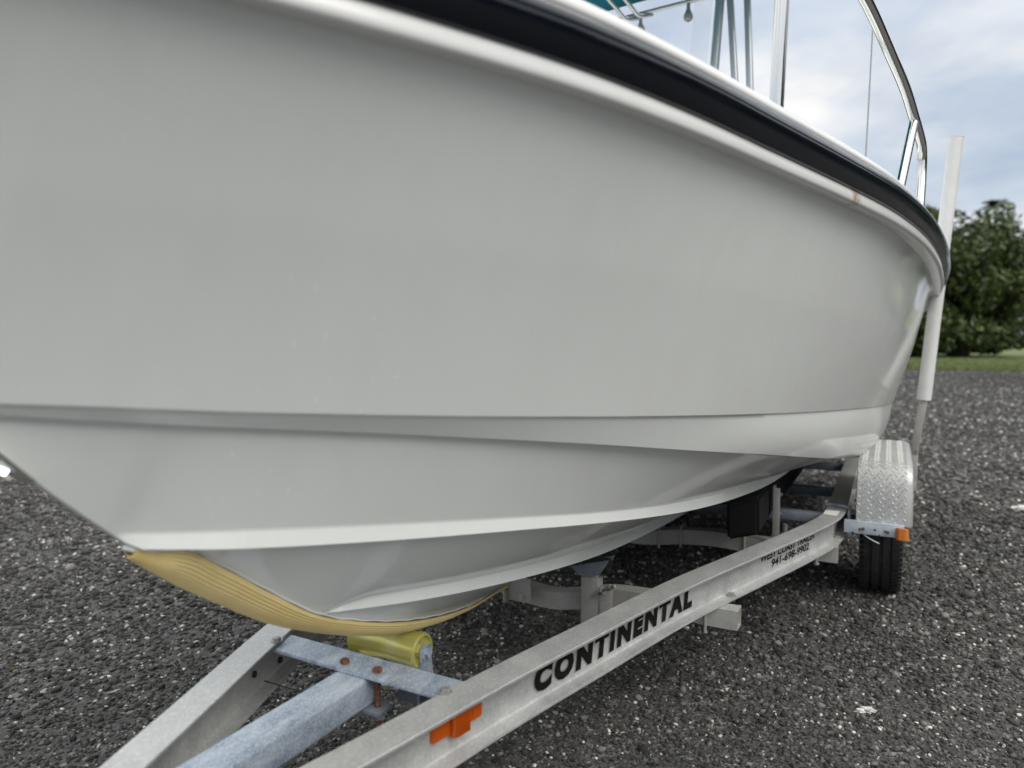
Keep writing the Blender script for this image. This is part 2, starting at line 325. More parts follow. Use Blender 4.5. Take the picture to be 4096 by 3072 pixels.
# ------------------------------------------------------------------ trees behind the lot
g = Mat('tree_leaf', (.04, .08, .015), .55); q = g.n('ShaderNodeAttribute', attribute_name='leaf'); g.color(q.outputs[0]); M_leaf = g.m
g = Mat('tree_bark', (.07, .06, .05), .9); g.bump(g.noise(12, 5, .6, (1, 1, .2)), .03); M_bark = g.m
def tree_mesh(seed, hgt, wid, n=13000, leaf=.31):
    rs = np.random.default_rng(seed); nc = 70
    # clumps fill an uneven crown that reaches close to the ground
    th = rs.uniform(0, 6.283, nc); u = rs.random(nc); zz = hgt*(.07 + .89*u); rad = wid*.5*np.sqrt(np.clip(1 - (u*1.12-.38)**2/.75, .05, 1)) * rs.uniform(.35, 1.0, nc)
    cc = np.stack([np.cos(th)*rad, np.sin(th)*rad, zz], 1); cr = rs.uniform(.55, 1.25, nc) * wid/7
    k = rs.integers(0, nc, n); d = rs.normal(0, 1, (n, 3)); d /= np.linalg.norm(d, axis=1)[:, None]
    p = cc[k] + d * (cr[k] * rs.uniform(.55, 1.0, n)**.6)[:, None] * np.array([1, 1, .72])
    p = p[p[:, 2] > .2]; n = len(p); nr = d[:n] + rs.normal(0, .6, (n, 3)) + np.array([0, 0, .4]); nr /= np.linalg.norm(nr, axis=1)[:, None]
    a = np.cross(nr, rs.normal(0, 1, (n, 3))); a /= np.linalg.norm(a, axis=1)[:, None]; b = np.cross(nr, a)
    s = leaf * rs.uniform(.5, 1.15, n)[:, None]
    V = np.stack([p - a*s, p - b*s*.45, p + a*s, p + b*s*.45], 1).reshape(-1, 3)
    me = bpy.data.meshes.new('crown'); me.from_pydata(V.tolist(), [], np.arange(4*n).reshape(-1, 4).tolist()); me.update()
    tone = rs.uniform(.7, 1.3, nc)[k[:n]] * rs.uniform(.75, 1.25, n); warm = rs.random(nc)[k[:n]]
    col = np.stack([(.048+.030*warm)*tone, (.082+.016*warm)*tone, .018*tone, np.ones(n)], 1)
    at = me.color_attributes.new('leaf', 'FLOAT_COLOR', 'POINT'); at.data.foreach_set('color', np.repeat(col, 4, 0).ravel().astype(np.float32))
    bm = bmesh.new()
    for j in range(4):
        bx, by = rs.normal(0, .35, 2); tx, ty = rs.normal(0, wid*.2, 2)
        pts = curve3([(bx*.6, by*.6, -.05), (bx+tx*.25, by+ty*.25, hgt*.2), (bx+tx*.6, by+ty*.6, hgt*.45), (bx+tx, by+ty, hgt*.75)], 3)
        for i in range(len(pts)-1): cyl(bm, pts[i], pts[i+1], .16*(1-i/12), 8, .16*(1-(i+1)/12))
    tm = bpy.data.meshes.new('trunk'); bm.to_mesh(tm); bm.free(); tm.materials.append(M_bark); me.materials.append(M_leaf)
    return me, tm
TK = [tree_mesh(1, 12.0, 9), tree_mesh(2, 13.0, 8), tree_mesh(3, 10.5, 10), tree_mesh(5, 5.0, 7, 4200)]
TREES = [  # x, y, kind, scale, rz, label
 (33.0, 63, 0, 1.03, .3, 'bushy green tree showing just right of the leaning white pole'),
 (40.0, 63, 2, 1.18, 1.9, 'broad dark tree cut by the right edge of the photo'),
 (38.5, 70, 1, 1.10, 4.0, 'taller tree whose crown rises above its neighbours right of the white pole'),
 (27.5, 64, 1, .98, 2.2, 'green tree behind the stern, left of the leaning white pole'),
 (36.5, 71, 3, 1.9, .8, 'low shaded shrub behind the trunks, right of the white pole'),
 (30.0, 68, 3, 1.7, 3.1, 'low dark shrub under the tree seen past the stern edge'),
 (43.0, 69, 3, 1.9, 5.2, 'low shrub at the far right edge of the tree line'),
 (33.0, 69, 3, 1.8, 2.5, 'dark shrub closing the gap under the tree right of the white pole'),
 (40.0, 70, 3, 1.9, 1.1, 'dark shrub in the gap between the two right-hand trees'),
 (20.0, 66, 0, .95, 5.0, 'tree of the far row standing behind the boat hull'),
 (13.0, 67, 2, .95, .9, 'leftmost tree of the far row, behind the hull amidships')]
for q, az in enumerate(range(47, 128, 10)):      # unseen trees added on the right for dark reflections in tubes and hull
    dd = 33 if az < 60 else 27
    TREES.append((math.sin(R(az))*dd + (q*7 % 5 - 2)*.6, math.cos(R(az))*dd + (q*3 % 5 - 2)*.5, (0, 2, 1)[q % 3], .95 + .07*(q*5 % 4), q*1.3, 'unseen tree added on the right-hand side of the lot for dark reflections'))
TREES = TREES + []
for i, (x, y, k, s, rz, lb) in enumerate(TREES):
    nm = 'shrub' if k == 3 else 'broadleaf_tree'
    t = tag(empty(nm, (x, y, 0), rz), lb, 'shrub' if k == 3 else 'tree', 'shrubs under the far trees' if k == 3 else 'trees beyond the gravel lot'); t.scale = (s, s, s)
    obj('crown', TK[k][0], None, t); tk = obj('stem' if k == 3 else 'trunk', TK[k][1], None, t)
    if k == 3: tk['kind'] = 'stuff'
def palm():
    t = tag(empty('palm_tree', (50.3, 75, 0)), 'small dark palm-like crown rising above the trees near the right edge', 'tree', 'trees beyond the gravel lot')
    bm = bmesh.new(); pts = curve3([(0, 0, -.1), (.2, 0, 5), (.1, .2, 10), (.3, .1, 15.8)], 4)
    for i in range(len(pts)-1): cyl(bm, pts[i], pts[i+1], .19 - .005*i, 8, .185 - .005*i)
    obj('trunk', bm, M_bark, t); rs = random.Random(4)
    for k in range(13):
        a = k*2.4; el = rs.uniform(-.15, 1.0); ln = rs.uniform(1.5, 2.2); bm = bmesh.new(); prev = None
        for i in range(7):
            u = i/6; r = ln*u*math.cos(el*.7); z = 15.8 + ln*u*math.sin(el) - 1.0*u*u; c = Vector((.3 + r*math.cos(a), .1 + r*math.sin(a), z)); w = .42*math.sin(math.pi*(.12+.80*u))
            sd = Vector((-math.sin(a), math.cos(a), 0)); row = [bm.verts.new(c + sd*w - Vector((0, 0, w*.6))), bm.verts.new(c), bm.verts.new(c - sd*w - Vector((0, 0, w*.6)))]
            if prev: bm.faces.new((prev[0], prev[1], row[1], row[0])); bm.faces.new((prev[1], prev[2], row[2], row[1]))
            prev = row
        obj('frond', bm, M_frond, t)
M_frond = Mat('palm_frond', (.022, .034, .014), .6).m
palm()
# ------------------------------------------------------------------ BOAT
boat = tag(empty('powerboat', (OX, OY, 0), ROT), 'large white powerboat with black rub rail and yellow keel guard resting on the trailer', 'boat')
TMf = fair([(-1.5,.012),(-1.2,.216),(-.9,.392),(-.6,.563),(-.3,.71),(0,.822),(.3,.915),(.6,1.008),(.9,1.099),(1.2,1.183),(1.5,1.248),(1.8,1.303),(2.1,1.343),(2.4,1.378),(2.7,1.401),(3,1.424),(3.6,1.439),(4.2,1.433),(5,1.41),(5.8,1.38)])
ZR2 = fair([(-1.5,1.789),(-1,1.777),(-.5,1.766),(0,1.755),(.5,1.744),(1,1.731),(1.5,1.716),(2,1.697),(2.5,1.675),(3,1.648),(3.5,1.62),(4.2,1.59),(5.8,1.55)])
TF = fair([(-1.02,0),(-.95,.04),(-.8,.125),(-.65,.212),(-.5,.30),(-.3,.405),(0,.54),(.4,.69),(.7,.785),(1,.868),(1.5,.98),(2,1.07),(2.5,1.135),(3,1.185),(3.5,1.215),(4,1.228),(5.8,1.20)])
ZF = fair([(-1.5,1.28),(-.917,1.212),(-.794,1.2),(-.653,1.185),(-.445,1.167),(-.158,1.144),(.104,1.125),(.476,1.100),(1.091,1.062),(2.073,1.007),(3.534,.927),(5.8,.87)])
TG = fair([(-1.02,0),(-.95,.022),(-.8,.095),(-.65,.18),(-.5,.262),(-.3,.362),(0,.495),(.4,.642),(.7,.738),(1,.82),(1.5,.92),(2,1.0),(2.5,1.055),(3,1.09),(4,1.10),(5.8,1.08)])
ZG = fair([(-1.5,1.27),(-.909,1.193),(-.778,1.174),(-.624,1.154),(-.399,1.126),(-.09,1.085),(.189,1.046),(.584,.987),(1.045,.921),(1.545,.846),(2.0,.781),(2.434,.723),(3,.672),(3.6,.648),(5.8,.63)])
TH = fair([(-.74,0),(-.70,.014),(-.65,.055),(-.5,.145),(-.35,.222),(-.2,.29),(0,.37),(.25,.45),(.5,.515),(.8,.575),(1,.605),(1.5,.655),(2,.69),(2.5,.71),(3,.722),(5.8,.74)])
ZH2 = fair([(-1,.955),(-.688,.933),(-.557,.913),(-.31,.882),(.049,.839),(.41,.790),(1.029,.712),(1.616,.655),(2.1,.617),(2.587,.591),(3.2,.57),(5.8,.56)])
ZH1 = fair([(-1,1.0),(-.715,.965),(-.524,.942),(-.315,.916),(.042,.870),(.4,.820),(1.01,.749),(1.59,.690),(2.1,.647),(2.6,.617),(3.2,.592),(5.8,.58)])
TI = fair([(-.32,0.02),(-.25,.05),(-.15,.09),(0,.145),(.15,.185),(.3,.215),(.5,.245),(.75,.270),(1,.288),(1.5,.305),(2,.316),(3,.33),(5.8,.35)])
ZI2 = fair([(-.5,.70),(-.248,.672),(-.076,.649),(.356,.595),(.967,.525),(1.4,.491),(1.827,.463),(2.2,.445),(3,.43),(5.8,.43)])
ZI1 = fair([(-.5,.73),(-.288,.702),(-.08,.680),(.348,.629),(.954,.563),(1.595,.509),(2.2,.478),(3,.455),(5.8,.45)])
ZK = pchip([(-1.5,1.80),(-1.25,1.515),(-1.1,1.345),(-.98,1.21),(-.898,1.123),(-.867,1.092),(-.8,1.027),(-.69,.927),(-.589,.842),(-.483,.766),(-.36,.684),(-.25,.628),(-.135,.576),(-.05,.543),(.051,.507),(.15,.484),(.276,.462),(.4,.448),(.554,.438),(1,.42),(2,.405),(5.8,.39)])
TKg = pchip([(-.76,.004),(-.69,.006),(-.66,.020),(-.605,.047),(-.575,.050),(-.45,.05),(.05,.050),(.25,.042),(.45,.028),(.70,.012),(1.2,.011),(5.8,.011)])
ZKg = pchip([(-.72,.940),(-.69,.935),(-.66,.925),(-.607,.913),(-.585,.903),(-.562,.885),(-.523,.856),(-.482,.826),(-.44,.794),(-.39,.758),(-.351,.729),(-.309,.700),(-.251,.666),(-.172,.629),(-.086,.595),(.009,.561),(.114,.529),(.238,.497),(.382,.468),(.513,.450),(.70,.441),(1,.432),(2,.417),(5.8,.402)])
HK = .010
def hull_pt(T, Z, s, dt=0, dz=0, inward=0):
    """a point of a longitudinal line at station s; forward of where the line meets the stem it falls onto the stem"""
    kt, kz = keel_edge(s); t = T(s); z = Z(s) + dz
    if t <= kt or z <= kz: return (kt, kz)
    t2 = max(kt, t + dt - min(inward, (t-kt)*.5)); return (t2, z)
def keel_edge(s):
    """where the bottom panels end: the stem forward, the edge of the keel guard aft of its tip"""
    if s < -.70: return (HK, ZK(s)+.012)
    return (max(HK, TKg(s)-.003), max(ZKg(s), ZK(s)+.012))
def lerp2(a, b, u): return (a[0]+(b[0]-a[0])*u, a[1]+(b[1]-a[1])*u)
def stations():
    s = -1.5; out = []
    while s < 5.6: out.append(s); s += .02 if s < 1 else (.04 if s < 3 else .08)
    return out + [5.6]
ST = stations()
def strip(bm, rows, mirror=True):
    """rows[station] = list of (t, z); builds both sides"""
    for sg in ((1, -1) if mirror else (1,)):
        prev = None
        for s, row in zip(ST, rows):
            cur = [bm.verts.new(L(s, t*sg, z)) for t, z in row]
            if prev:
                for j in range(len(cur)-1):
                    bm.faces.new((prev[j], prev[j+1], cur[j+1], cur[j]) if sg > 0 else (cur[j], cur[j+1], prev[j+1], prev[j]))
            prev = cur
def build_hull():
    groups = [[] for _ in range(5)]
    for s in ST:
        q_top = (max(HK, TMf(s) - .012 - .022*min(1, max(0, (s-.3)/1.5))), ZR2(s) - .0325); f = hull_pt(TF, ZF, s); f2 = hull_pt(TF, ZF, s, 0, -.005, .009)
        gg = hull_pt(TG, ZG, s); g2 = hull_pt(TG, ZG, s, 0, .004, .014 + .036*min(1, max(0, (s+.3)/1.6))); h1 = hull_pt(lambda x: TH(x)-.003, ZH1, s); h2 = hull_pt(lambda x: TH(x)+.003, ZH2, s)
        h3 = hull_pt(TH, ZH2, s, 0, .003, .012 + .022*min(1, max(0, (s+.3)/1.6))); i1 = hull_pt(lambda x: TI(x)-.002, ZI1, s); i2 = hull_pt(lambda x: TI(x)+.003, ZI2, s); i3 = hull_pt(TI, ZI2, s, 0, .003, .03)
        k1 = keel_edge(s); k0 = (.0005, ZK(s)+.012)
        k05 = (k1[0]*.55, ZK(s)+.012 + (k1[1]-ZK(s)-.012)*.35)
        bow = max(0, min(1, (1.6 - s)/2.4))        # flare: hollow at the bow, slightly full aft
        side = []
        n = 26
        hgt = max(0, q_top[1]-f[1])
        for j in range(n+1):
            v = j/n; a, b = lerp2(f, q_top, v); bulge = (-.016*bow + .006*(1-bow)) * 4*v*(1-v) * min(1, TMf(s)/.35)
            hook = -.009 * max(0, min(1, (v-.55)/.35)) * (1 - max(0, (v-.90)/.10)**2)      # stays in, then turns out to meet the moulding
            side.append((max(HK, a + bulge*min(1, hgt/.4) + hook*min(1, hgt/.4)), b))
        groups[0].append(side[::-1])
        dd = .006
        aft = min(1, max(0, (s-.6)/2.2)); band = []
        for v in (.1, .2, .35, .5, .62, .74, .84, .92, .97): a, b = lerp2(f2, gg, v); band.append((a + .040*aft*4*v*(1-v)*(1+.5*(v-.5)), b))      # the chine face rounds under towards the stern
        groups[1].append([f, lerp2(f, f2, .6), f2] + band + [gg])
        # bottom panel, then the outer face of the first lifting strake
        groups[2].append([gg, lerp2(gg, g2, .5), g2] + [lerp2(g2, h1, u) for u in (.06, .3, .6, .85, .97)] + [h1, lerp2(h1, h2, .12), lerp2(h1, h2, .5), h2])
        # the strake grows out of a plain panel that runs on to the keel
        uu = (h3[0]-i1[0])/max(1e-6, h3[0]-k1[0]); li = lerp2(h3, k1, min(1, max(0, uu))); tp = min(1, max(0, (s+.28)/.15)); tp = tp*tp*(3-2*tp)
        if uu < 1: i1 = (i1[0], li[1] + (i1[1]-li[1])*tp)
        groups[3].append([h2, h3] + [(lambda q: (q[0]+(i1[0]-li[0])*u**5, q[1]+(i1[1]-li[1])*u**5))(lerp2(h3, li, u)) for u in (.06, .3, .6, .8, .9, .96)] + [i1, lerp2(i1, i2, .12), lerp2(i1, i2, .5), i2])
        groups[4].append([i2, i3] + [lerp2(i3, k1, u) for u in (.1, .4, .7, .95)] + [k1, k05, k0])
    total = bmesh.new()
    for gr in groups:
        bm = bmesh.new(); strip(bm, gr); bmesh.ops.remove_doubles(bm, verts=bm.verts[:], dist=.0004)
        bmesh.ops.dissolve_degenerate(bm, dist=.0002, edges=bm.edges[:]); bmesh.ops.recalc_face_normals(bm, faces=bm.faces[:])
        me = bpy.data.meshes.new('x'); bm.to_mesh(me); bm.free(); total.from_mesh(me); bpy.data.meshes.remove(me)
    # transom
    s = 5.6; ring = [L(s, t, z) for t, z in (groups[0][-1] + groups[1][-1][1:] + groups[2][-1][3:] + groups[3][-1][2:] + groups[4][-1][2:])]
    vs = [total.verts.new(p) for p in ring] + [total.verts.new(Vector((p.x, -p.y, p.z))) for p in ring[::-1]]
    total.faces.new(vs)
    me = bpy.data.meshes.new('hull'); total.to_mesh(me); total.free()
    o = obj('hull', me, M_gel, boat); smooth(o, 50); return o
hull = build_hull()
# outward normals check is left to double-sided shading
def edge_part(name, prof, mat, ang=50, s0=-1.5):
    bm = bmesh.new(); rows = [[(max(.0005, TMf(s)+dt), ZR2(s)+dz) for dt, dz in prof] for s in ST]; strip(bm, rows)
    me = bpy.data.meshes.new(name); bm.to_mesh(me); bm.free(); return smooth(obj(name, me, mat, boat), ang)
def arc(c, r, a0, a1, n): return [(c[0]+r[0]*math.cos(R(a0+(a1-a0)*k/n)), c[1]+r[1]*math.sin(R(a0+(a1-a0)*k/n))) for k in range(n+1)]
edge_part('hull_moulding', [(-.055, -.030), (-.045, -.034), (-.030, -.0335), (.002, -.0345), (.011, -.0335), (.0165, -.030), (.0185, -.025), (.018, -.017), (.016, -.006), (.012, .004), (.008, .008), (-.03, .009)], M_gelwhite, 60)
rr = [(-.01, .007), (.009, .0065), (.012, .004), (.016, .004), (.026, .010), (.038, .025), (.0455, .043), (.047, .051), (.0455, .0565), (.0425, .0585), (.0415, .0605), (.043, .063), (.042, .068), (.037, .077), (.029, .086), (.019, .092), (.008, .0945), (-.01, .0945)]
edge_part('rub_rail', rr, M_rub, 35)
deckp = [(-.012, .0950), (.004, .0965), (.010, .101), (.011, .108), (.006, .120), (-.004, .131), (-.018, .138), (-.05, .142), (-.20, .142)]
def deck():
    bm = bmesh.new(); rows = []
    for s in ST:
        zz = ZR2(s); T = TMf(s); r = [(max(.0005, T+dt), zz+dz) for dt, dz in deckp]
        if s < .2: r += [(T*.4 if T*.4 < r[-1][0] else r[-1][0], zz+.148), (.0004, zz+.15), (.0003, zz+.15)]
        else: ti = min(T-.24, TF(s)-.10); r += [(max(.001, T-.22), zz+.11), (max(.001, ti), 1.22), (.0004, 1.21)]
        rows.append(r)
    strip(bm, rows); me = bpy.data.meshes.new('deck'); bm.to_mesh(me); bm.free(); return smooth(obj('deck', me, M_gelwhite, boat), 45)
deck()
def keel_guard():
    bm = bmesh.new(); ss = np.arange(-.682, .72, .011); ribs = 10; prev = None
    for s in ss:
        zk = ZK(s); tu = TKg(s)+.001; zu = max(ZKg(s), zk+.012); nose = .017
        # slope of the keel, so that "down" is square to it
        dz = (ZK(s+.02)-ZK(s-.02))/.04; nl = math.hypot(dz, 1); nx, nz = dz/nl*-1, 1/nl
        row = []
        kk = ribs*3
        for j in range(-kk, kk+1):
            a = abs(j)/kk; t = tu*math.sin(a*math.pi/2)**.95; u = 1-math.cos(a*math.pi/2)
            z = zk + (zu-zk)*(u*.50 + .50*a)
            rib = .0046*(0, .75, 1)[abs(j) % 3] if a < .93 else .0005
            dip = .0035*math.exp(-((s+.17)/.035)**2)*a                      # the kink where the inner strake begins
            off = .0045 + rib - dip
            gt = math.copysign(min(a*1.1, 1)*.85, j); m = math.hypot(gt, 1-.6*a)
            out = Vector((-(-dz)/nl*(1-.6*a)*0, 0, 0))
            # outward direction: sideways + square to the keel line
            d = Vector((dz/nl*(1-.75*a), 0, -1/nl*(1-.75*a))); d.y = -gt; d.normalize()
            row.append(bm.verts.new(L(s, math.copysign(t, j), z) + d*off))
        if prev:
            for j in range(len(row)-1): bm.faces.new((prev[j], prev[j+1], row[j+1], row[j]))
        prev = row
    o = obj('keel_guard', bm, M_guard, boat)
    # sealant bead along the guard's upper edge and the torn bead at its forward end
    bm = bmesh.new()
    for sg in (1, -1):
        pts = []
        for s in np.arange(-.60, .72, .02): pts.append(L(s, sg*(TKg(s)+.003), max(ZKg(s), ZK(s)+.012)+.003 + .001*math.sin(s*71)))
        tube(bm, pts, .0028, 6)
    rs = random.Random(3)
    pts = []
    for k in range(-9, 10):
        a = k/9; s = -.690 + .105*abs(a); t = TKg(s)*(1 if a > 0 else -1); pts.append(L(s-.003+rs.uniform(-.003, .003), t, max(ZKg(s), ZK(s)) - .002 + rs.uniform(-.002, .003)))
    for i in range(len(pts)-1): cyl(bm, pts[i], pts[i+1], rs.uniform(.003, .0055), 7, rs.uniform(.0025, .005))
    smooth(obj('sealant_bead', bm, M_sealant, o), 60)
keel_guard()
def bow_eye():
    s0 = -.900; z0 = ZK(s0)
    t = Vector((1, 0, (ZK(s0+.03)-ZK(s0-.03))/.06)).normalized(); nrm = Vector((t.z, 0, -t.x)).normalized()   # out of the stem, forward and down
    c = L(s0, 0, z0+.012)
    bm = bmesh.new(); m = Matrix((t, Vector((0, 1, 0)), nrm)).transposed().to_4x4()
    box(bm, c + nrm*.004, (.15, .05, .008), m, .003)
    for q in (-.035, .035): cyl(bm, c + t*q + nrm*.008, c + t*q + nrm*.02, .014, 6)
    o = smooth(obj('bow_eye', bm, M_chrome, boat), 40)
    bm = bmesh.new(); pts = [c + t*(-.035)] + [c + nrm*(.030) + t*(-.035*math.cos(R(a))) + nrm*(.030*math.sin(R(a))) for a in range(0, 181, 15)] + [c + t*.035]
    tube(bm, pts, .0085, 12); smooth(obj('eye_ring', bm, M_chrome, o), 60)
bow_eye()
def deck_z(s): return ZR2(s) + .141
def rail_parts():
    r = .0195
    def seg(name, pts, rad=r, mat=M_chrome, par=boat, n=8):
        bm = bmesh.new(); tube(bm, curve3(pts, n) if len(pts) > 2 else [Vector(p) for p in pts], rad, 18); return smooth(obj(name, bm, mat, par), 60)
    # top rail comes aft from the bow and drops in one long curve to the gunwale
    top = seg('bow_rail', [L(-1.35, .06, 2.45), L(-.9, .36, 2.46), L(-.2, .72, 2.46), L(.45, .915, 2.44), L(.85, 1.03, 2.41), L(1.07, 1.098, 2.372), L(1.37, 1.171, 2.292), L(1.60, 1.218, 2.243), L(1.80, 1.253, 2.190), L(1.97, 1.279, 2.155), L(2.085, 1.292, 2.13), L(2.115, 1.295, 2.05), L(2.055, 1.288, deck_z(2.06)-.01)])
    for a, b in (((.523, .933, 2.43), (.523, .915, deck_z(.52)-.005)), ((1.80, 1.252, 2.165), (1.60, 1.205, deck_z(1.6)-.005)), ((-.45, .60, 2.47), (-.45, .55, deck_z(-.45)-.005))):
        st = seg('stanchion', [L(*b), L(*a)], r*.95)
        bm = bmesh.new(); lathe(bm, L(b[0], b[1], b[2]), Vector((0, 0, 1)), [(0, .036), (.006, .036), (.010, .028), (.022, .024)], 20); smooth(obj('rail_base', bm, M_chrome, st), 40)
    # starboard side, mostly hidden
    seg('bow_rail', [L(-1.35, -.06, 2.47), L(-.9, -.36, 2.48), L(-.2, -.72, 2.47), L(.45, -.915, 2.44), L(1.10, -1.102, 2.36), L(1.82, -1.256, 2.165), L(2.06, -1.289, 2.02), L(2.06, -1.288, deck_z(2.06)-.01)])
    for a, b in (((.523, -.933, 2.43), (.523, -.915, deck_z(.52))), ((1.80, -1.252, 2.165), (1.60, -1.205, deck_z(1.6)))): seg('stanchion', [L(*b), L(*a)], r*.95)
    # canvas top on a tube frame over the console
    bm = bmesh.new(); nx, ny = 12, 12; S0, S1, W = 1.35, 2.64, .88
    gv = [[bm.verts.new(L(S0+(S1-S0)*i/nx - .04*(2*j/ny-1), W*(2*j/ny-1), 3.235 + .07*math.sin(math.pi*i/nx)*1 + .05*(1-(2*j/ny-1)**2))) for j in range(ny+1)] for i in range(nx+1)]
    for i in range(nx):
        for j in range(ny): bm.faces.new((gv[i][j], gv[i][j+1], gv[i+1][j+1], gv[i+1][j]))
    bmesh.ops.solidify(bm, geom=bm.faces[:], thickness=.006)
    cv = smooth(obj('canvas_top', bm, M_canvas, boat), 40)
    fr = seg('canvas_frame', [L(1.35, -.88, 3.20), L(2.5, -.90, 3.20), L(2.63, -.86, 3.20), L(2.66, -.75, 3.20), L(2.65, -.2, 3.215), L(2.62, .3, 3.215), L(2.59, .75, 3.20), L(2.55, .84, 3.20), L(2.4, .88, 3.20), L(1.35, .88, 3.20)], .013, M_brush)
    for tt in (-.235, -.155): seg('frame_tube', [L(1.0, tt-.10, 3.225), L(1.9, tt-.04, 3.23), L(2.45, tt, 3.20), L(2.60, tt+.02, 3.185), L(2.66, tt+.08, 3.20)], .011, M_brush, cv)
    for tt, ss in ((-.15, 2.67), (.14, 2.63)):
        bm = bmesh.new(); lathe(bm, L(ss, tt, 3.205), Vector((0, 0, -1)), [(0, .010), (.03, .011), (.045, .017), (.06, .025), (.075, .027), (.09, .022), (.098, .008)], 16)
        smooth(obj('frame_knob', bm, M_plastic, fr), 60)
    for a, b, q in (((2.60, .325, 3.22), (2.60, .175, 1.15), .026), ((2.60, .372, 3.22), (2.60, .52, 1.15), .020), ((2.60, .462, 3.22), (2.60, .56, 1.15), .020)):
        seg('canopy_leg', [L(*b), L(*a)], q, M_brush)
    for a, b in (((2.60, -.325, 3.22), (2.60, -.25, 1.15)), ((2.60, -.45, 3.22), (2.60, -.56, 1.15)), ((1.3, .5, 3.22), (1.5, .42, 1.15)), ((1.3, -.5, 3.22), (1.5, -.42, 1.15))):
        pass
    bm = bmesh.new(); p = [L(2.58, .19, 3.2), L(2.58, .29, 3.2), L(2.58, .20, 2.1), L(2.58, .10, 2.1)]; vs = [bm.verts.new(x) for x in p]; bm.faces.new(vs); bmesh.ops.solidify(bm, geom=bm.faces[:], thickness=.001)
    obj('clear_curtain', bm, M_vinyl, boat)
    bm = bmesh.new(); box(bm, L(1.95, 0, 1.56), (.9, .8, .82), None, .05); smooth(obj('console', bm, M_gelwhite, boat), 40)
    an = seg('antenna', [L(2.8, 1.03, 1.80), L(2.8, 1.053, 2.282), L(2.8, 1.09, 3.9)], .0035, M_plastic)
rail_parts()
# ------------------------------------------------------------------ TRAILER
tr = tag(empty('boat_trailer', (OX, OY, 0), ROT), 'aluminium boat trailer with galvanised tongue and treadplate fenders carrying the powerboat', 'trailer')
ZT, RH, RW = .470, .127, .090
near_path = pchip([(-1.6, -.001), (-1.1, .135), (-.43, .300), (.03, .398), (.41, .493), (.93, .625), (1.4, .775), (1.9, .935), (2.08, .985), (2.22, 1.012), (2.36, 1.024), (2.6, 1.026), (7.2, 1.026)])
far_path = pchip([(-1.6, -.22), (-1.1, -.018), (-.665, .150), (-.396, .254), (.03, .418), (.2, .472), (.41, .525), (.93, .645), (1.4, .785), (1.9, .935), (2.08, .985), (2.22, 1.012), (2.36, 1.024), (2.6, 1.026), (7.2, 1.026)])
fl, wb, fi = .0095, .0065, .009
def ihalf():   # outline of the I section, u across (+ = outboard), v down from the top
    o = [(0.0, 0), (RW, 0), (RW, fl*.75)]; w0 = RW/2+wb/2; w1 = RW/2-wb/2
    right = [(RW-.001, fl), (w0+fi, fl)] + [(w0+fi-fi*math.sin(R(a)), fl+fi-fi*math.cos(R(a))) for a in (30, 60, 90)]
    rb = [(x, RH-y) for x, y in right[::-1]]
    left = [(RW-x, y) for x, y in right]; lb = [(x, RH-y) for x, y in left[::-1]]
    return [(0.001, 0), (RW-.001, 0), (RW, .001), (RW, fl-.002)] + right + rb + [(RW, RH-fl+.002), (RW, RH-.001), (RW-.001, RH), (.001, RH), (0, RH-.001), (0, RH-fl+.002)] + lb[::-1][::-1][::-1] + left[::-1] + [(0, fl-.002), (0, .001)]
def isection():
    w0 = RW/2+wb/2
    r = [(RW-.001, fl)] + [(w0+fi-fi*math.sin(R(a)), fl+fi-fi*math.cos(R(a))) for a in (0, 30, 60, 90)]
    right = [(RW-.0015, 0), (RW, .0015), (RW, fl-.002)] + r + [(x, RH-y) for x, y in r[::-1]] + [(RW, RH-fl+.002), (RW, RH-.0015), (RW-.0015, RH)]
    return right + [(RW-x, y) for x, y in right[::-1]]
def make_rail(path, sg):
    ss = sorted(set([round(x, 3) for x in list(np.arange(-1.3, 1.9, .1)) + list(np.arange(1.9, 2.7, .03)) + list(np.arange(2.7, 6.9, .4)) + [6.9]]))
    bm = bmesh.new(); prof = isection(); rows = []
    for s in ss:
        d = (path(s+.02)-path(s-.02))/.04; n = math.hypot(d, 1); ns, ntt = -d/n, 1/n      # outboard normal in (s,t)
        rows.append([bm.verts.new(L(s + ns*(u-RW), sg*(path(s) + ntt*(u-RW)), ZT-v)) for u, v in prof])
    m = len(prof)
    for i in range(len(ss)-1):
        for j in range(m): bm.faces.new((rows[i][j], rows[i][(j+1) % m], rows[i+1][(j+1) % m], rows[i+1][j]))
    bm.faces.new(rows[0]); bm.faces.new(rows[-1])
    return smooth(obj('side_rail', bm, M_alu, tr), 30)
rail_p = make_rail(near_path, 1); rail_s = make_rail(far_path, -1)
def rail_pt(s, u, z, path=near_path, sg=1):
    """u metres outboard of the rail's outer flange edge (negative = inboard)"""
    d = (path(s+.02)-path(s-.02))/.04; n = math.hypot(d, 1); return L(s - d/n*u, sg*(path(s)+u/n), z)
def rail_dir(s, path=near_path, sg=1):
    d = (path(s+.02)-path(s-.02))/.04; n = math.hypot(d, 1); return Vector((1/n, -sg*d/n, 0)), Vector((-d/n, -sg/n, 0))   # along, outboard
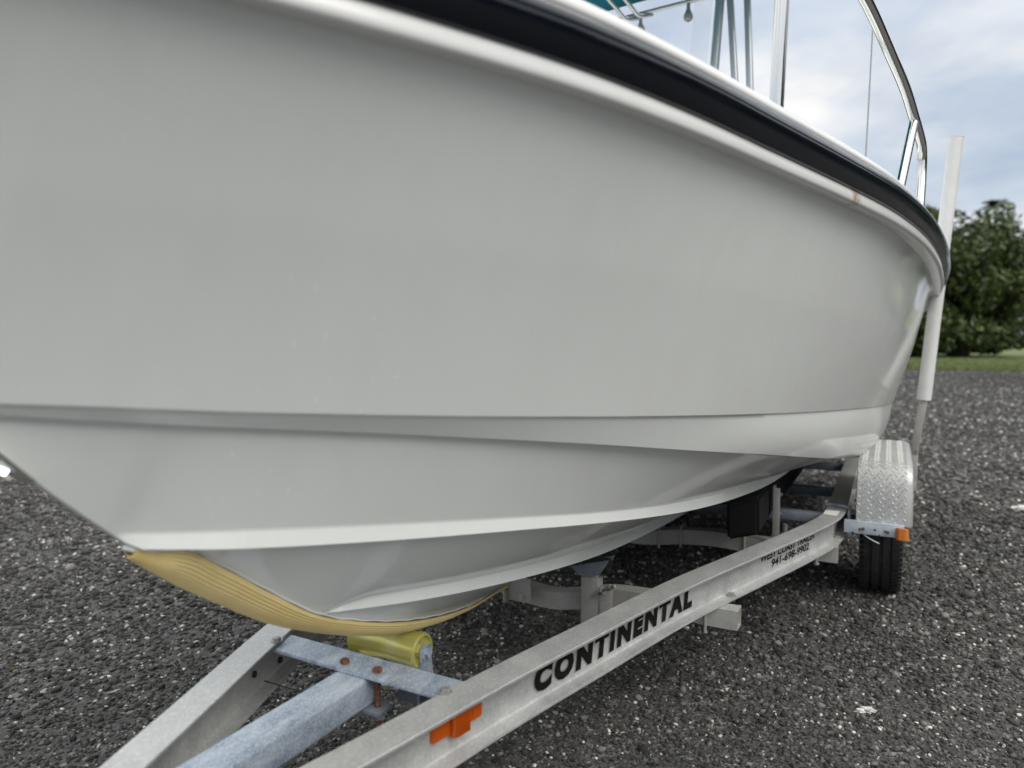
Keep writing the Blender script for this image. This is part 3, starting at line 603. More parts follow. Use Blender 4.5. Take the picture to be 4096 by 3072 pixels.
# bolts -------------------------------------------------------------
def bolt_mesh(r=.0115, h=.009, washer=True):
    bm = bmesh.new()
    if washer: cyl(bm, (0, 0, 0), (0, 0, .002), r*1.45, 20)
    cyl(bm, (0, 0, .002), (0, 0, h), r, 6, r*.97); cyl(bm, (0, 0, h), (0, 0, h+.0012), r*.80, 12, r*.6)
    bmesh.ops.recalc_face_normals(bm, faces=bm.faces[:])
    me = bpy.data.meshes.new('bolt'); bm.to_mesh(me); bm.free(); return me
BM_z = bolt_mesh(); BM_z.materials.append(M_bolt); BM_r = bolt_mesh(.0125, .011, False); BM_r.materials.append(M_rust); BM_u = bolt_mesh(.0125, .010); BM_u.materials.append(M_bolt)
def bolt(p, me=BM_z, par=tr, axis=Vector((0, 0, 1)), nm='bolt', rz=0.0):
    o = bpy.data.objects.new(nm, me); SC.collection.objects.link(o); o.location = p; o.rotation_euler = (Vector(axis).to_track_quat('Z', 'Y') @ Euler((0, 0, rz)).to_quaternion()).to_euler(); o.parent = par; return o
bolt(L(-.095, .284, ZT+.0005), BM_z, rail_p, rz=.3); bolt(L(-.07, -.292, ZT+.0005), BM_z, rail_s, rz=.7)
for s in (1.215, 2.27): bolt(rail_pt(s, -.022, ZT-RH+fl+.0005), BM_u, rail_p)
# bow plate -----------------------------------------------------------
bm = bmesh.new(); zpl = ZT - fl - .0005
vs = [(-.105, .335), (-.010, .335), (-.002, -.335), (-.098, -.335)]
for z in (zpl, zpl-.009): pass
top = [bm.verts.new(L(s, t, zpl)) for s, t in vs]; bot = [bm.verts.new(L(s, t, zpl-.009)) for s, t in vs]
bm.faces.new(top); bm.faces.new(bot[::-1])
for k in range(4): bm.faces.new((top[k], top[(k+1) % 4], bot[(k+1) % 4], bot[k]))
bmesh.ops.bevel(bm, geom=bm.edges[:], offset=.0015, segments=2, affect='EDGES')
plate = smooth(obj('cross_plate', bm, M_galv, tr), 30)
for t in (-.045, .063): bolt(L(-.072, t, zpl), BM_r, plate, nm='rusty_bolt', rz=t*9).update() if False else bolt(L(-.072, t, zpl), BM_r, plate, nm='bolt', rz=t*9)
# tongue tube -----------------------------------------------------------
bm = bmesh.new(); zt = zpl-.010; tw = .100; th = .078; cr = .010
prof = []
for cx, cy, a0 in ((tw/2-cr, -cr, 90), (tw/2-cr, -th+cr, 0), (-tw/2+cr, -th+cr, -90), (-tw/2+cr, -cr, -180)):
    prof += [(cx + cr*math.cos(R(a0-k*30)), cy + cr*math.sin(R(a0-k*30))) for k in range(4)]
def fr_(i, t): return Vector((0, -1, 0)), Vector((0, 0, 1))
sweep(bm, [L(s, -.002, zt) for s in (-2.2, -1.2, -.5, -.055)], prof, True, True, fr_)
tongue = smooth(obj('tongue_tube', bm, M_galv, tr), 35)
bm = bmesh.new(); tube(bm, [L(-2.2, .0445, zt-.016), L(-.06, .0445, zt-.016)], .0035, 6); obj('weld_seam', bm, M_galv, tongue)
for t in (-.060, .063):
    bm = bmesh.new(); cyl(bm, L(-.072, t, zpl-.010), L(-.072, t, zpl-.155), .008, 12); smooth(obj('clamp_bolt', bm, M_rust, plate), 40)
bm = bmesh.new(); box(bm, L(-.072, .0, zt-th-.008), (.06, .175, .012), None, .002)
for t in (-.062, .063): cyl(bm, L(-.072, t, zt-th-.030), L(-.072, t, zt-th-.014), .020, 6)
smooth(obj('clamp_plate', bm, M_galvd, plate), 30)
bm = bmesh.new(); box(bm, L(.02, .115, .395), (.006, .11, .10), None, .001); box(bm, L(-.03, .185, .395), (.07, .006, .09), None, .001); smooth(obj('mount_bracket', bm, M_galvd, plate), 30)
# wires ------------------------------------------------------------------
bm = bmesh.new(); tube(bm, curve3([L(-.07, .085, .425), L(-.03, .13, .422), L(.0, .18, .425)], 5), .003, 6); smooth(obj('wire', bm, M_tan, tr), 60)
bm = bmesh.new(); tube(bm, curve3([L(-.045, .205, .425), L(-.06, .24, .412), L(-.10, .285, .405), L(-.13, .31, .42)], 6), .0025, 6); smooth(obj('wire', bm, M_dark, tr), 60)
bm = bmesh.new(); tube(bm, curve3([L(-.045, .205, .42), L(-.08, .235, .40), L(-.11, .275, .395)], 6), .0025, 6); smooth(obj('wire', bm, M_dark, tr), 60)
bm = bmesh.new(); tube(bm, curve3([L(-.16, -.245, .405), L(-.13, -.16, .385), L(-.12, -.08, .375), L(-.11, -.05, .38)], 6), .002, 6); smooth(obj('wire', bm, M_dark, tr), 60)
bm = bmesh.new(); box(bm, L(-.035, .193, .425), (.012, .032, .012), None, .002); obj('wire_connector', bm, M_blue, tr)
# grommets in the web of the far rail
bm = bmesh.new()
for s, z in ((-.165, .405), (-.115, .438), (-.02, .375)):
    a, o_ = rail_dir(s, far_path, -1); p = rail_pt(s, -RW/2-wb/2, z, far_path, -1); cyl(bm, p - o_*(-.001), p - o_*.007, .009, 12); smooth(obj('grommet', bm, M_dark, rail_s), 40); bm = bmesh.new()
# keel roller --------------------------------------------------------------
rc = L(.125, -.052, .437); ra = Vector((0, -1, 0)); hw = .118
prof = [(-hw, .020), (-hw, .046), (-hw+.004, .0505), (-hw+.010, .0515), (-.05, .0465), (0, .0425), (.05, .0465), (hw-.010, .0515), (hw-.004, .0505), (hw, .046), (hw, .042), (hw-.010, .040), (hw-.012, .022), (hw-.001, .020), (hw-.001, .012)]
bm = bmesh.new(); lathe(bm, rc, ra, prof, 40)
for k in range(5):
    a = k*72+20; d = Vector((math.cos(R(a)), 0, math.sin(R(a)))); m = Matrix.Rotation(-R(a), 4, 'Y'); box(bm, rc + ra*(hw-.006) + d*.031, (.022, .010, .005), m)
roller = smooth(obj('keel_roller', bm, M_poly, tr), 35)
bm = bmesh.new(); cyl(bm, rc - ra*(hw-.001), rc + ra*(hw+.004), .0195, 20); smooth(obj('roller_hub', bm, M_chrome, roller), 35)
bm = bmesh.new(); cyl(bm, rc - ra*(hw+.02), rc + ra*(hw+.020), .008, 12)
for sg in (1, -1): cyl(bm, rc + ra*sg*(hw+.010), rc + ra*sg*(hw+.013), .022, 24); cyl(bm, rc + ra*sg*(hw+.013), rc + ra*sg*(hw+.022), .013, 6)
smooth(obj('roller_pin', bm, M_galv, roller), 35)
for sg in (1, -1):     # lug: rounded top, widening to its foot behind the plate
    bm = bmesh.new(); c0 = rc + ra*sg*(hw+.007); out = []
    for a in range(0, 181, 20): out.append((.023*math.cos(R(a)), .023*math.sin(R(a))))
    out = [(-.045, -.09)] + [(-.028, -.05)] + [(-.023*math.cos(R(a)), .023*math.sin(R(a))) for a in range(0, 181, 20)] + [(.030, -.05), (.040, -.09)]
    A = [bm.verts.new(c0 + Vector((x, -.003, z))) for x, z in out]; B = [bm.verts.new(c0 + Vector((x, .003, z))) for x, z in out]
    bm.faces.new(A); bm.faces.new(B[::-1])
    for k in range(len(A)): bm.faces.new((A[k], A[(k+1) % len(A)], B[(k+1) % len(A)], B[k]))
    smooth(obj('roller_bracket', bm, M_galv, roller), 35)
bm = bmesh.new(); box(bm, L(.11, -.035, .345), (.10, .26, .006), None, .001); obj('roller_base', bm, M_galv, roller)
# curved cross members ----------------------------------------------------
def crossmember(s, pts, w, h, name='crossmember', mat=M_alu2, ends=True):
    bm = bmesh.new(); P = curve3([L(s+ds, t, z) for t, z, ds in pts], 6); th = .004
    pr = [(-w/2, -h), (w/2, -h), (w/2, 0), (-w/2, 0)]
    def fr(i, t): 
        a = Vector((1, 0, 0)); b = Vector((0, -t.z, t.y)) if t.y > 0 else Vector((0, t.z, -t.y)); return a, b.normalized()
    sweep(bm, P, pr, False, True, fr)
    inner = [(x*.9, y*.9-h*.05) for x, y in pr]; sweep(bm, P, inner, False, True, fr)
    n = len(P); bm.verts.ensure_lookup_table()
    for base in (0, (n-1)*4):
        for k in range(4): bm.faces.new((bm.verts[base+k], bm.verts[base+(k+1) % 4], bm.verts[n*4+base+(k+1) % 4], bm.verts[n*4+base+k]))
    bmesh.ops.bevel(bm, geom=[e for e in bm.edges if False], offset=.001) if False else None
    return obj(name, bm, mat, tr)
zu = ZT-RH-.001
c1 = [(-.80, zu, 0), (-.60, .342, 0), (-.30, .335, 0), (-.14, .305, 0), (.0, .291, 0), (.12, .311, 0), (.27, .345, 0), (.50, .350, 0), (.62, zu, 0), (.742, zu, 0)]
cm1 = crossmember(1.13, c1, .068, .070)
c2 = [(-1.0, zu, 0), (-.80, .335, 0), (-.45, .345, 0), (-.15, .325, 0), (.0, .305, 0), (.12, .312, 0), (.27, .335, 0), (.45, .345, 0), (.65, .335, 0), (.85, zu, 0), (1.005, zu, 0)]
cm2 = crossmember(2.17, c2, .075, .075)
c3 = [(-.98, zu-.02, 0), (0, zu-.02, 0), (.98, zu-.02, 0)]
# U bolts hanging round the cross members
def ubolt(s, t, z0, w, h, r=.006, par=None, across='s', mat=M_galv):
    bm = bmesh.new(); e = Vector((1, 0, 0)) if across == 's' else Vector((0, -1, 0)); c = L(s, t, z0)
    pts = [c - e*w/2 - Vector((0, 0, h))] + [c - e*(w/2-.01) + Vector((0, 0, 0)) + Vector((0, 0, .0)) - e*0] 
    pts = [c - e*w/2 - Vector((0, 0, h)), c - e*w/2 - Vector((0, 0, .018)), c - e*(w/2-.006) - Vector((0, 0, .005)), c - e*(w/2-.018), c + e*(w/2-.018), c + e*(w/2-.006) - Vector((0, 0, .005)), c + e*w/2 - Vector((0, 0, .018)), c + e*w/2 - Vector((0, 0, h))]
    tube(bm, pts, r, 10); return smooth(obj('u_bolt', bm, mat, par or tr), 60)
for t, z in ((.155, .322), (.268, .344), (.585, .346)): ubolt(2.17, t, z+.008, .09, .105, .006, cm2, 's', M_alu2)
for t in (.62,): ubolt(1.13, t, zu-.068, .09, -.03, .005, cm1, 's', M_alu2) if False else None
bm = bmesh.new(); tube(bm, [L(1.085, .63, .345), L(1.085, .63, .25), L(1.105, .63, .243)], .006, 8); smooth(obj('u_bolt', bm, M_alu2, cm1), 60)
bm = bmesh.new(); tube(bm, [L(2.125, .915, .345), L(2.125, .915, .255)], .006, 8); cyl(bm, L(2.125, .915, .262), L(2.125, .915, .252), .012, 6); smooth(obj('u_bolt', bm, M_alu2, cm2), 60)
# keel support post with its cradle
bm = bmesh.new(); box(bm, L(1.075, .195, .295), (.055, .072, .200), None, .004); box(bm, L(1.075, .195, .412), (.045, .060, .05), None, .003)
post = smooth(obj('keel_support_post', bm, M_alu2, tr), 30)
bm = bmesh.new(); out = [(.118, .430), (.275, .475), (.262, .448), (.235, .412), (.175, .398), (.150, .402)]
for sx in (1.04, 1.11):
    A = [bm.verts.new(L(sx, t, z)) for t, z in out]; B = [bm.verts.new(L(sx+.006, t, z)) for t, z in out]; bm.faces.new(A); bm.faces.new(B[::-1])
    for k in range(len(A)): bm.faces.new((A[k], A[(k+1) % len(A)], B[(k+1) % len(A)], B[k]))
cradle = smooth(obj('cradle', bm, M_galvd, post), 30)
bm = bmesh.new(); lathe(bm, L(1.08, .215, .440), Vector((0, 1, 0)), [(-.05, .005), (-.05, .03), (.05, .03), (.05, .005)], 20); smooth(obj('cradle_roller', bm, M_tyre, post), 40)
bm = bmesh.new(); cyl(bm, L(1.03, .245, .355), L(1.0, .315, .395), .007, 10); cyl(bm, L(1.028, .245, .353), L(1.02, .262, .363), .015, 6); cyl(bm, L(1.012, .285, .378), L(1.008, .297, .385), .012, 6); smooth(obj('set_bolt', bm, M_bolt, post), 40)
bm = bmesh.new(); box(bm, L(1.045, .265, .285), (.006, .05, .17), None, .001); cyl(bm, L(1.04, .262, .235), L(1.02, .262, .235), .010, 6); smooth(obj('clamp_strap', bm, M_alu2, post), 30)
bm = bmesh.new(); box(bm, L(1.03, -.10, .305), (.006, .10, .10), None, .001); box(bm, L(1.03, -.16, .30), (.05, .006, .11), None, .001); cyl(bm, L(1.026, -.085, .285), L(1.008, -.085, .285), .012, 6); smooth(obj('angle_bracket', bm, M_alu2, cm1), 30)
# galvanised bars farther aft
for s, w in ((2.40, .06), (3.10, .06), (4.05, .07)):
    bm = bmesh.new(); box(bm, L(s, 0, .415), (w, 1.86, .05), None, .006); smooth(obj('galvanised_crossbar', bm, M_galvd, tr), 30)
bm = bmesh.new(); box(bm, L(2.73, 0, .335), (.07, 2.2, .07), None, .008); smooth(obj('axle', bm, M_galvd, tr), 30)
bm = bmesh.new(); box(bm, L(6.6, 0, .40), (.07, 1.86, .07), None, .006); smooth(obj('rear_crossbar', bm, M_alu2, tr), 30)
# bunks -------------------------------------------------------------------
def bunk(sg):
    bm = bmesh.new(); rows = []
    for s in (1.80, 1.83, 2.2, 2.6, 3.2, 4.2, 5.6):
        k = min(1, (s-1.8)/1.0); t = .628 + .01*k; zc = min(ZH2(s) - .012, .60); w = .070; tl = .30
        hh = .175 - .055*k
        row = []
        for du, dv in ((-w, 0), (w, 0), (w, -hh), (-w, -hh)):
            row.append(L(s + (.03 if dv < 0 else 0), sg*(t+du), zc + du*tl + dv - .01))
        rows.append([bm.verts.new(p) for p in row])
    for i in range(len(rows)-1):
        for j in range(4): bm.faces.new((rows[i][j], rows[i][(j+1) % 4], rows[i+1][(j+1) % 4], rows[i+1][j]))
    bm.faces.new(rows[0]); bm.faces.new(rows[-1])
    bmesh.ops.bevel(bm, geom=bm.edges[:], offset=.012, segments=2, affect='EDGES')
    o = smooth(obj('bunk', bm, M_carpet, tr), 35)
    bm = bmesh.new(); box(bm, L(2.12, sg*.722, .495), (.055, .007, .23), None, .001); box(bm, L(2.095, sg*.735, .49), (.006, .032, .23), None, .001)
    b = smooth(obj('bunk_bracket', bm, M_alu2, o), 30)
    for z in (.57, .475): 
        bm = bmesh.new(); cyl(bm, L(2.12, sg*.727, z), L(2.12, sg*.758, z), .009, 6); cyl(bm, L(2.12, sg*.727, z), L(2.12, sg*.732, z), .016, 14); smooth(obj('bracket_bolt', bm, M_bolt, o), 40)
    bm = bmesh.new(); cyl(bm, L(2.10, sg*.775, .365), L(2.10, sg*.775, .435), .010, 8); cyl(bm, L(2.10, sg*.775, .375), L(2.10, sg*.775, .392), .020, 6); box(bm, L(2.10, sg*.755, .368), (.06, .08, .008)); smooth(obj('bracket_bolt', bm, M_bolt, o), 40)
bunk(1); bunk(-1)
# fenders and wheels --------------------------------------------------------
def fender(sg):
    f0 = [(2.312, .432), (2.318, .52), (2.332, .620), (2.350, .672), (2.385, .704), (2.44, .717), (3.22, .728), (3.27, .720), (3.31, .690), (3.37, .55), (3.39, .43)]
    prof = []
    for i, (a, b) in enumerate(f0):
        prof.append((a, b))
    P = [Vector((a, 0, b)) for a, b in prof]
    def nrm(i):
        t = (P[min(i+1, len(P)-1)] - P[max(i-1, 0)]).normalized(); return Vector((-t.z, 0, t.x))
    cs = [(1.070, .035), (1.070, .004), (1.073, .0), (1.275, .0), (1.293, .003), (1.307, .012), (1.313, .028), (1.313, .070)]
    bm = bmesh.new(); rows = []
    for i, p in enumerate(P):
        n = nrm(i); rows.append([bm.verts.new(Vector((p.x, -sg*t, p.z)) - n*d) for t, d in cs])
    for i in range(len(P)-1):
        for j in range(len(cs)-1): bm.faces.new((rows[i][j], rows[i][j+1], rows[i+1][j+1], rows[i+1][j]))
    bmesh.ops.recalc_face_normals(bm, faces=bm.faces[:])
    bmesh.ops.solidify(bm, geom=bm.faces[:], thickness=.0025)
    o = smooth(obj('fender', bm, M_tread, tr), 35)
    # raised tread lugs over the sheet
    bm = bmesh.new(); seglen = [(P[i+1]-P[i]).length for i in range(len(P)-1)]; tot = sum(seglen); pit = .0262; rown = 0; u = .012
    while u < tot-.01:
        k, r = 0, u
        while r > seglen[k]: r -= seglen[k]; k += 1
        p = P[k].lerp(P[k+1], r/seglen[k]); tg = (P[k+1]-P[k]).normalized(); n = Vector((-tg.z, 0, tg.x)); y = Vector((0, -1, 0))
        c = 0; tt = 1.082 + (.5*pit if rown % 2 else 0)
        while tt < 1.308:
            a = R(45) * (1 if (c + rown) % 2 else -1); curve_d = 0 if tt < 1.275 else .5*(tt-1.275)**2/.03*1.2
            nn = (n + y*(0 if tt < 1.28 else (tt-1.28)*22)).normalized()
            d1 = (tg*math.cos(a) + y*math.sin(a)); d2 = nn.cross(d1); ctr = Vector((p.x, -tt, p.z)) - n*curve_d; ln, wd, ht = .0115, .0032, .0021
            q = [ctr - d1*ln, ctr - d2*wd, ctr + d1*ln, ctr + d2*wd]; tp = [ctr - d1*ln*.5 + nn*ht, ctr + d1*ln*.5 + nn*ht]
            v = [bm.verts.new(Vector((x.x, x.y*sg, x.z))) for x in q + tp]
            for f in ((0, 1, 4), (1, 5, 4), (1, 2, 5), (2, 3, 5), (3, 4, 5), (3, 0, 4)): bm.faces.new([v[i] for i in f])
            tt += pit; c += 1
        u += pit*.72; rown += 1
    tag(obj('tread_lugs', bm, M_tread, o), kind='stuff')
    # galvanised support arm with the amber light at its end
    bm = bmesh.new(); box(bm, L(2.275, sg*1.15, .412), (.006, .255, .052), None, .001); box(bm, L(2.292, sg*1.15, .440), (.038, .255, .006), None, .001)
    arm = smooth(obj('fender_arm', bm, M_galvl, tr), 30)
    bm = bmesh.new()
    for t, z in ((1.105, .412), (1.21, .408)): bm = bmesh.new(); cyl(bm, L(2.272, sg*t, z), L(2.262, sg*t, z), .007, 10); smooth(obj('arm_bolt', bm, M_rust, arm), 40)
    for t, z in ((1.09, .408), (1.06, .388), (1.155, .412), (1.175, .386), (1.198, .41)): bm = bmesh.new(); cyl(bm, L(2.2722, sg*t, z), L(2.2705, sg*t, z), .005, 10); smooth(obj('arm_hole', bm, M_dark, arm), 40)
    bm = bmesh.new(); out = [(1.240, 0), (1.252, -.020), (1.282, -.020), (1.298, 0)]
    A = [bm.verts.new(L(2.268+ds, sg*t, .436)) for t, ds in out]; B = [bm.verts.new(L(2.268+ds, sg*t, .380)) for t, ds in out]
    bm.faces.new(A); bm.faces.new(B[::-1])
    for k in range(4): bm.faces.new((A[k], A[(k+1) % 4], B[(k+1) % 4], B[k]))
    bmesh.ops.bevel(bm, geom=bm.edges[:], offset=.003, segments=2, affect='EDGES')
    tag(smooth(obj('marker_light', bm, M_amber_f, tr), 35), 'amber corner light on the fender arm')
    # U bolt clamping the arm to the rail
    bm = bmesh.new(); e = Vector((0, -sg, 0)); c = L(2.46, sg*.975, ZT+.006); sl = Vector((1, 0, 0))
    pts = [L(2.45, sg*.918, .40), L(2.45, sg*.918, .455), L(2.45, sg*.921, .470), L(2.445, sg*.930, .4775), L(2.43, sg*1.02, .4775), L(2.425, sg*1.034, .473), L(2.42, sg*1.039, .460), L(2.40, sg*1.040, .33)]
    tube(bm, pts, .0068, 12); cyl(bm, L(2.40, sg*1.04, .365), L(2.40, sg*1.04, .350), .014, 6); cyl(bm, L(2.40, sg*1.04, .350), L(2.40, sg*1.04, .346), .019, 16)
    smooth(obj('u_bolt', bm, M_galv, arm), 45)
    bm = bmesh.new(); box(bm, L(2.40, sg*1.036, .425), (.05, .006, .085), None, .001); smooth(obj('clamp_plate', bm, M_galv, arm), 30)
    bm = bmesh.new(); tube(bm, curve3([L(2.285, sg*1.11, .38), L(2.27, sg*1.14, .365), L(2.26, sg*1.175, .352)], 5), .003, 6); smooth(obj('wire', bm, M_sticker, arm), 60)
M_tread = metal('aluminium_treadplate', (.42, .42, .41), (.52, .52, .50), .35, .32, .45, 10)
fender(1); fender(-1)
def wheel(sg):
    c = L(2.73, sg*1.182, .328); ax = Vector((0, -sg, 0)); w = .094; Rr = .328
    prof = [(-w*.75, .185), (-w*.98, .205), (-w*1.04, .25), (-w*.98, .295), (-w*.86, .316)]
    for k, (a, b) in enumerate(((-.82, -.52), (-.42, -.08), (.08, .42), (.52, .82))):
        prof += [(w*a, Rr-.009), (w*a+.001, Rr-.001*(abs(a)+abs(b))**2), (w*b-.001, Rr-.001*(abs(a)+abs(b))**2), (w*b, Rr-.009)]
    prof += [(w*.86, .316), (w*.98, .295), (w*1.04, .25), (w*.98, .205), (w*.75, .185)]
    root = obj('wheel', (lambda b: (lathe(b, c, ax, prof, 72), b)[1])(bmesh.new()), M_tyre2, tr); smooth(root, 35)
    bm = bmesh.new(); n = 72
    for k in range(n):      # side blocks of the tread
        a = 2*math.pi*k/n; d = Vector((math.cos(a), 0, math.sin(a))); m = Matrix.Rotation(-a, 4, 'Y')
        for q in (-.90, .90): box(bm, c + ax*w*q + d*(Rr-.0085), (.011, .020, .016), m)
        for q in (-.25, .25, -.67, .67): box(bm, c + ax*w*q + d*(Rr-.0012), (.004, w*.26, .013), m @ Matrix.Rotation(R(12), 4, 'X'))
    tag(obj('tread_blocks', bm, M_tyre2, root), kind='stuff')
    bm = bmesh.new(); lathe(bm, c, ax, [(-.07, .185), (-.07, .19), (.07, .19), (.075, .185), (.06, .17), (.02, .165), (.015, .10), (.03, .07), (.03, .001)], 40); smooth(obj('rim', bm, M_alu, root), 35)
M_tyre2 = M_tyre
wheel(1); wheel(-1)
# guide pole: white plastic sleeve over a galvanised post at the trailer's side
def guide_pole(sg):
    b0 = L(3.62, sg*1.18, .42); 
    p1 = L(3.62, sg*1.345, .62); p2 = L(3.62, sg*1.391, .965); p3 = L(3.62, sg*1.511, 2.53)
    root = tag(obj('guide_pole', (lambda b: (tube(b, [p2 - (p3-p2).normalized()*.02, p3], .040, 24), b)[1])(bmesh.new()), M_pvc, tr), 'leaning white plastic guide pole'); smooth(root, 45)
    bm = bmesh.new(); cyl(bm, p3, p3 + (p3-p2).normalized()*.004, .0415, 24); smooth(obj('pole_cap', bm, M_pvc, root), 40)
    bm = bmesh.new(); d = (p3-p2).normalized(); box(bm, (p1+p2)/2 + Vector((0, 0, 0)), (.045, .045, (p2-p1).length+.05), (Matrix.Rotation(sg*math.atan2((p2-p1).y*-sg, (p2-p1).z)*-1*-1, 4, 'X')), .004)
    box(bm, L(3.62, sg*1.18, .40), (.06, .36, .06), None, .005); box(bm, L(3.62, sg*1.345, .50), (.045, .045, .26), None, .004)
    smooth(obj('pole_post', bm, M_alu2, root), 30)
guide_pole(1); guide_pole(-1)
# marker light, lettering, sticker on the near rail ---------------------------
webu = -RW/2 + wb/2
def on_web(o, s, z, off=.0006):
    a, out = rail_dir(s); p = rail_pt(s, webu, z); o.matrix_parent_inverse = Matrix(); up = Vector((0, 0, 1))
    m = Matrix((a, up, out)).transposed().to_4x4(); m.translation = p + out*off; o.matrix_local = m
def marker():
    out = [(-.078, -.020), (-.078, .021), (-.074, .024), (-.026, .024), (.020, .025), (.0745, .024), (.078, .020), (.078, -.018), (.074, -.022), (.040, -.022), (.024, -.033), (-.020, -.033), (-.036, -.022), (-.074, -.023)]
    bm = bmesh.new(); A = [bm.verts.new((x, y, .000)) for x, y in out]; B = [bm.verts.new((x*.985, y*.97, .009)) for x, y in out]
    bm.faces.new(A[::-1]); bm.faces.new(B)
    for k in range(len(A)): bm.faces.new((A[k], A[(k+1) % len(A)], B[(k+1) % len(A)], B[k]))
    o = smooth(obj('marker_light', bm, M_amber, rail_p), 30); on_web(o, -.122, .4245); o.scale = (1.06, 1.03, 1); tag(o, 'orange side marker light with a ribbed lens')
    bm = bmesh.new(); n = 9
    box(bm, (.0, -.002, .016), (.052, .052, .016), None, .003)
    for k in range(n): box(bm, (-.020+k*.005, -.002, .0255), (.0026, .050, .004), None, .0008)
    lens = smooth(obj('lens', bm, M_amber, o), 30)
    bm = bmesh.new(); box(bm, (.058, .0, .0095), (.026, .030, .002), None, .0006); obj('reflector', bm, M_amber, o); bm = bmesh.new(); box(bm, (-.053, .0, .0095), (.036, .030, .002), None, .0006); obj('reflector', bm, M_amber, o)
    bm = bmesh.new(); vs = [bm.verts.new(p) for p in ((-.014, -.031, 0), (.010, -.031, 0), (.006, -.041, .0), (.001, -.044, .0), (-.006, -.042, 0))]; bm.faces.new(vs)
    st = obj('rust_stain', bm, M_stain, rail_p); on_web(st, -.122, .4245, .0009)
marker()
def text(body, size, mat, offset=0.0, shear=0.0, spacing=1.0, xs=1.0, name='lettering'):
    cu = bpy.data.curves.new('t', 'FONT'); cu.body = body; cu.size = size; cu.offset = offset; cu.shear = shear; cu.space_character = spacing; cu.resolution_u = 3
    cu.align_x = 'LEFT'; to = bpy.data.objects.new('t', cu); SC.collection.objects.link(to); dg = bpy.context.evaluated_depsgraph_get()
    me = bpy.data.meshes.new_from_object(to.evaluated_get(dg)); bpy.data.objects.remove(to); bpy.data.curves.remove(cu)
    me.transform(Matrix.Diagonal((xs, 1, 1, 1))); me.materials.clear(); return me
def decal(body, s0, s1, z0, hgt, layers, shear, spacing=1.0, name='lettering'):
    for k, (mat, off) in enumerate(layers):
        me = text(body, 1.0, mat, off, shear, spacing)
        if k == 0:
            xs = [v.co.x for v in me.vertices]; x0, x1 = min(xs), max(xs); sy = hgt/.73
        sx = (s1-s0)/(x1-x0)
        # wrap each vertex on to the web so that the line follows the rail
        for v in me.vertices:
            s = s0 + (v.co.x-x0)*sx; a, out = rail_dir(s); v.co = rail_pt(s, webu, z0 + v.co.y*sy) + out*(.0007 + .0003*k)
        o = obj(name, me, mat, rail_p); 
decal('CONTINENTAL', .155, .990, .3765, .063, [(M_black, .112), (M_print_gap, .102), (M_black, .080)], .13, 1.32)
decal('WEST COAST TRAILER', 1.47, 1.97, .415, .031, [(M_black, .032)], .12)
decal('941-698-9902', 1.56, 1.91, .376, .032, [(M_black, .032)], .12)
bm = bmesh.new(); vs = [bm.verts.new(L(s, t, ZT+.0012)) for s, t in ((2.235, .933), (2.335, .934), (2.338, 1.0), (2.225, .992))]; bm.faces.new(vs); obj('sticker', bm, M_sticker, rail_p)
# ------------------------------------------------------------------ small things on the ground
M_scrap = Mat('weathered_paper', (.62, .62, .59), .8); M_scrap.color(M_scrap.mix(M_scrap.ramp(M_scrap.noise(60, 4, .7), [(.4, 0.0), (.7, .8)]), (.66, .66, .63), (.38, .36, .32))); M_scrap = M_scrap.m
def crumple(name, loc, size, mat, lb, cat, seed):
    bm = bmesh.new(); bmesh.ops.create_icosphere(bm, subdivisions=4, radius=1); rs = Vector((seed, 2*seed, 0))
    for v in bm.verts:
        k = 1 + .75*noise.noise(v.co*1.7 + rs) + .45*noise.noise(v.co*4 + rs) + .2*noise.noise(v.co*9 + rs); v.co = Vector((v.co.x*size[0], v.co.y*size[1], v.co.z*size[2]))*k
    o = obj(name, bm, mat); o.location = loc; return tag(o, lb, cat)
crumple('paper_scrap', (1.245, 2.43, .008), (.030, .012, .009), M_scrap, 'small white crumpled scrap on the gravel near the lower right corner', 'litter', 3)
crumple('paper_scrap', (3.94, 5.42, .02), (.07, .05, .018), M_scrap, 'white litter on the gravel at the right edge beyond the fender', 'litter', 5)
g = Mat('limestone', (.42, .38, .31), .9); g.color(g.mix(g.ramp(g.noise(9, 6, .7), [(.35, 0.0), (.7, 1.0)]), (.34, .30, .24), (.62, .58, .50))); g.bump(g.noise(20, 6, .7), .03); M_lime = g.m
crumple('limestone_boulder', (-5.15, 6.9, .10), (.50, .32, .28), M_lime, 'pale limestone rock on the ground beyond the bow eye', 'rock', 2)
bm = bmesh.new(); vs = [bm.verts.new(p) for p in ((-.03, 0, .004), (-.01, .012, .012), (.015, .014, .010), (.032, 0, .006), (.015, -.012, .014), (-.01, -.012, .010))]; bm.faces.new(vs); bmesh.ops.solidify(bm, geom=bm.faces[:], thickness=.0006)
lf = obj('dead_leaf', bm, Mat('dry_leaf', (.26, .12, .06), .8).m); lf.location = WP(1.0, -1.86, .008); lf.rotation_euler = (0, 0, 1.0); tag(lf, 'reddish dead leaf on the gravel below the yellow keel guard', 'leaf')

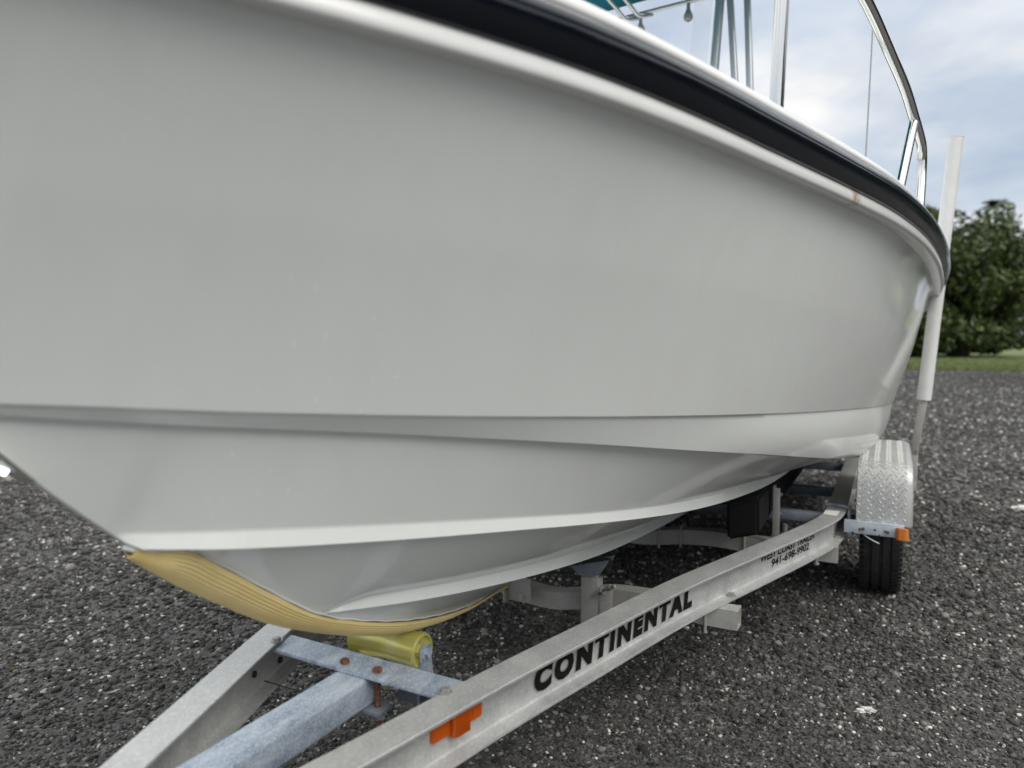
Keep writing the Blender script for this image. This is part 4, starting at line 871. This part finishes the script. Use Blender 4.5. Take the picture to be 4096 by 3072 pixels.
# winch stand on the tongue ahead of the bow (outside the frame on the left) with the strap to the bow eye
bm = bmesh.new(); box(bm, L(-1.42, -.0, .78), (.075, .075, .72), None, .008); box(bm, L(-1.30, 0, 1.10), (.30, .06, .06), None, .006); ws = smooth(obj('winch_stand', bm, M_galv, tr), 30)
bm = bmesh.new(); lathe(bm, L(-1.36, 0, 1.20), Vector((0, 1, 0)), [(-.05, .01), (-.05, .06), (-.044, .06), (-.044, .035), (.044, .035), (.044, .06), (.05, .06), (.05, .01)], 24); smooth(obj('winch_drum', bm, M_black, ws), 40)
bm = bmesh.new(); a_, b_ = L(-1.34, 0, 1.235), L(-.985, 0, 1.125); vs = [bm.verts.new(p) for p in (a_ + Vector((0, .025, 0)), b_ + Vector((0, .02, 0)), b_ - Vector((0, .02, 0)), a_ - Vector((0, .025, 0)))]; bm.faces.new(vs)
bmesh.ops.solidify(bm, geom=bm.faces[:], thickness=.002); obj('winch_strap', bm, M_black, ws)
def chip(name, loc, size, rz, col, lb, cat, seed):
    bm = bmesh.new(); rs = random.Random(seed); n = 9; r = [(math.cos(k*6.283/n)*size[0]*rs.uniform(.75, 1.1), math.sin(k*6.283/n)*size[1]*rs.uniform(.75, 1.1)) for k in range(n)]
    c = bm.verts.new((0, 0, size[2])); vs = [bm.verts.new((x, y, rs.uniform(0, size[2]*.6))) for x, y in r]
    for k in range(n): bm.faces.new((c, vs[k], vs[(k+1) % n]))
    bmesh.ops.solidify(bm, geom=bm.faces[:], thickness=.001)
    o = smooth(obj(name, bm, Mat(name + '_' + cat, col, .7).m), 60); o.location = loc; o.rotation_euler = (0, 0, rz); tag(o, lb, cat)
chip('shell_fragment', (-1.47, 2.557, .012), (.020, .008, .006), .9, (.60, .62, .60), 'pale elongated shell fragment on the gravel left of the far trailer rail', 'shell', 2)
chip('leaf_scrap', (-1.975, 2.738, .012), (.016, .007, .004), .2, (.30, .17, .06), 'tiny tan leaf scrap on the gravel near the left edge', 'leaf', 5)
chip('leaf_scrap', (1.52, 3.62, .012), (.016, .008, .005), 1.4, (.16, .035, .02), 'tiny dark red leaf scrap on the open gravel right of the trailer rail', 'leaf', 6)
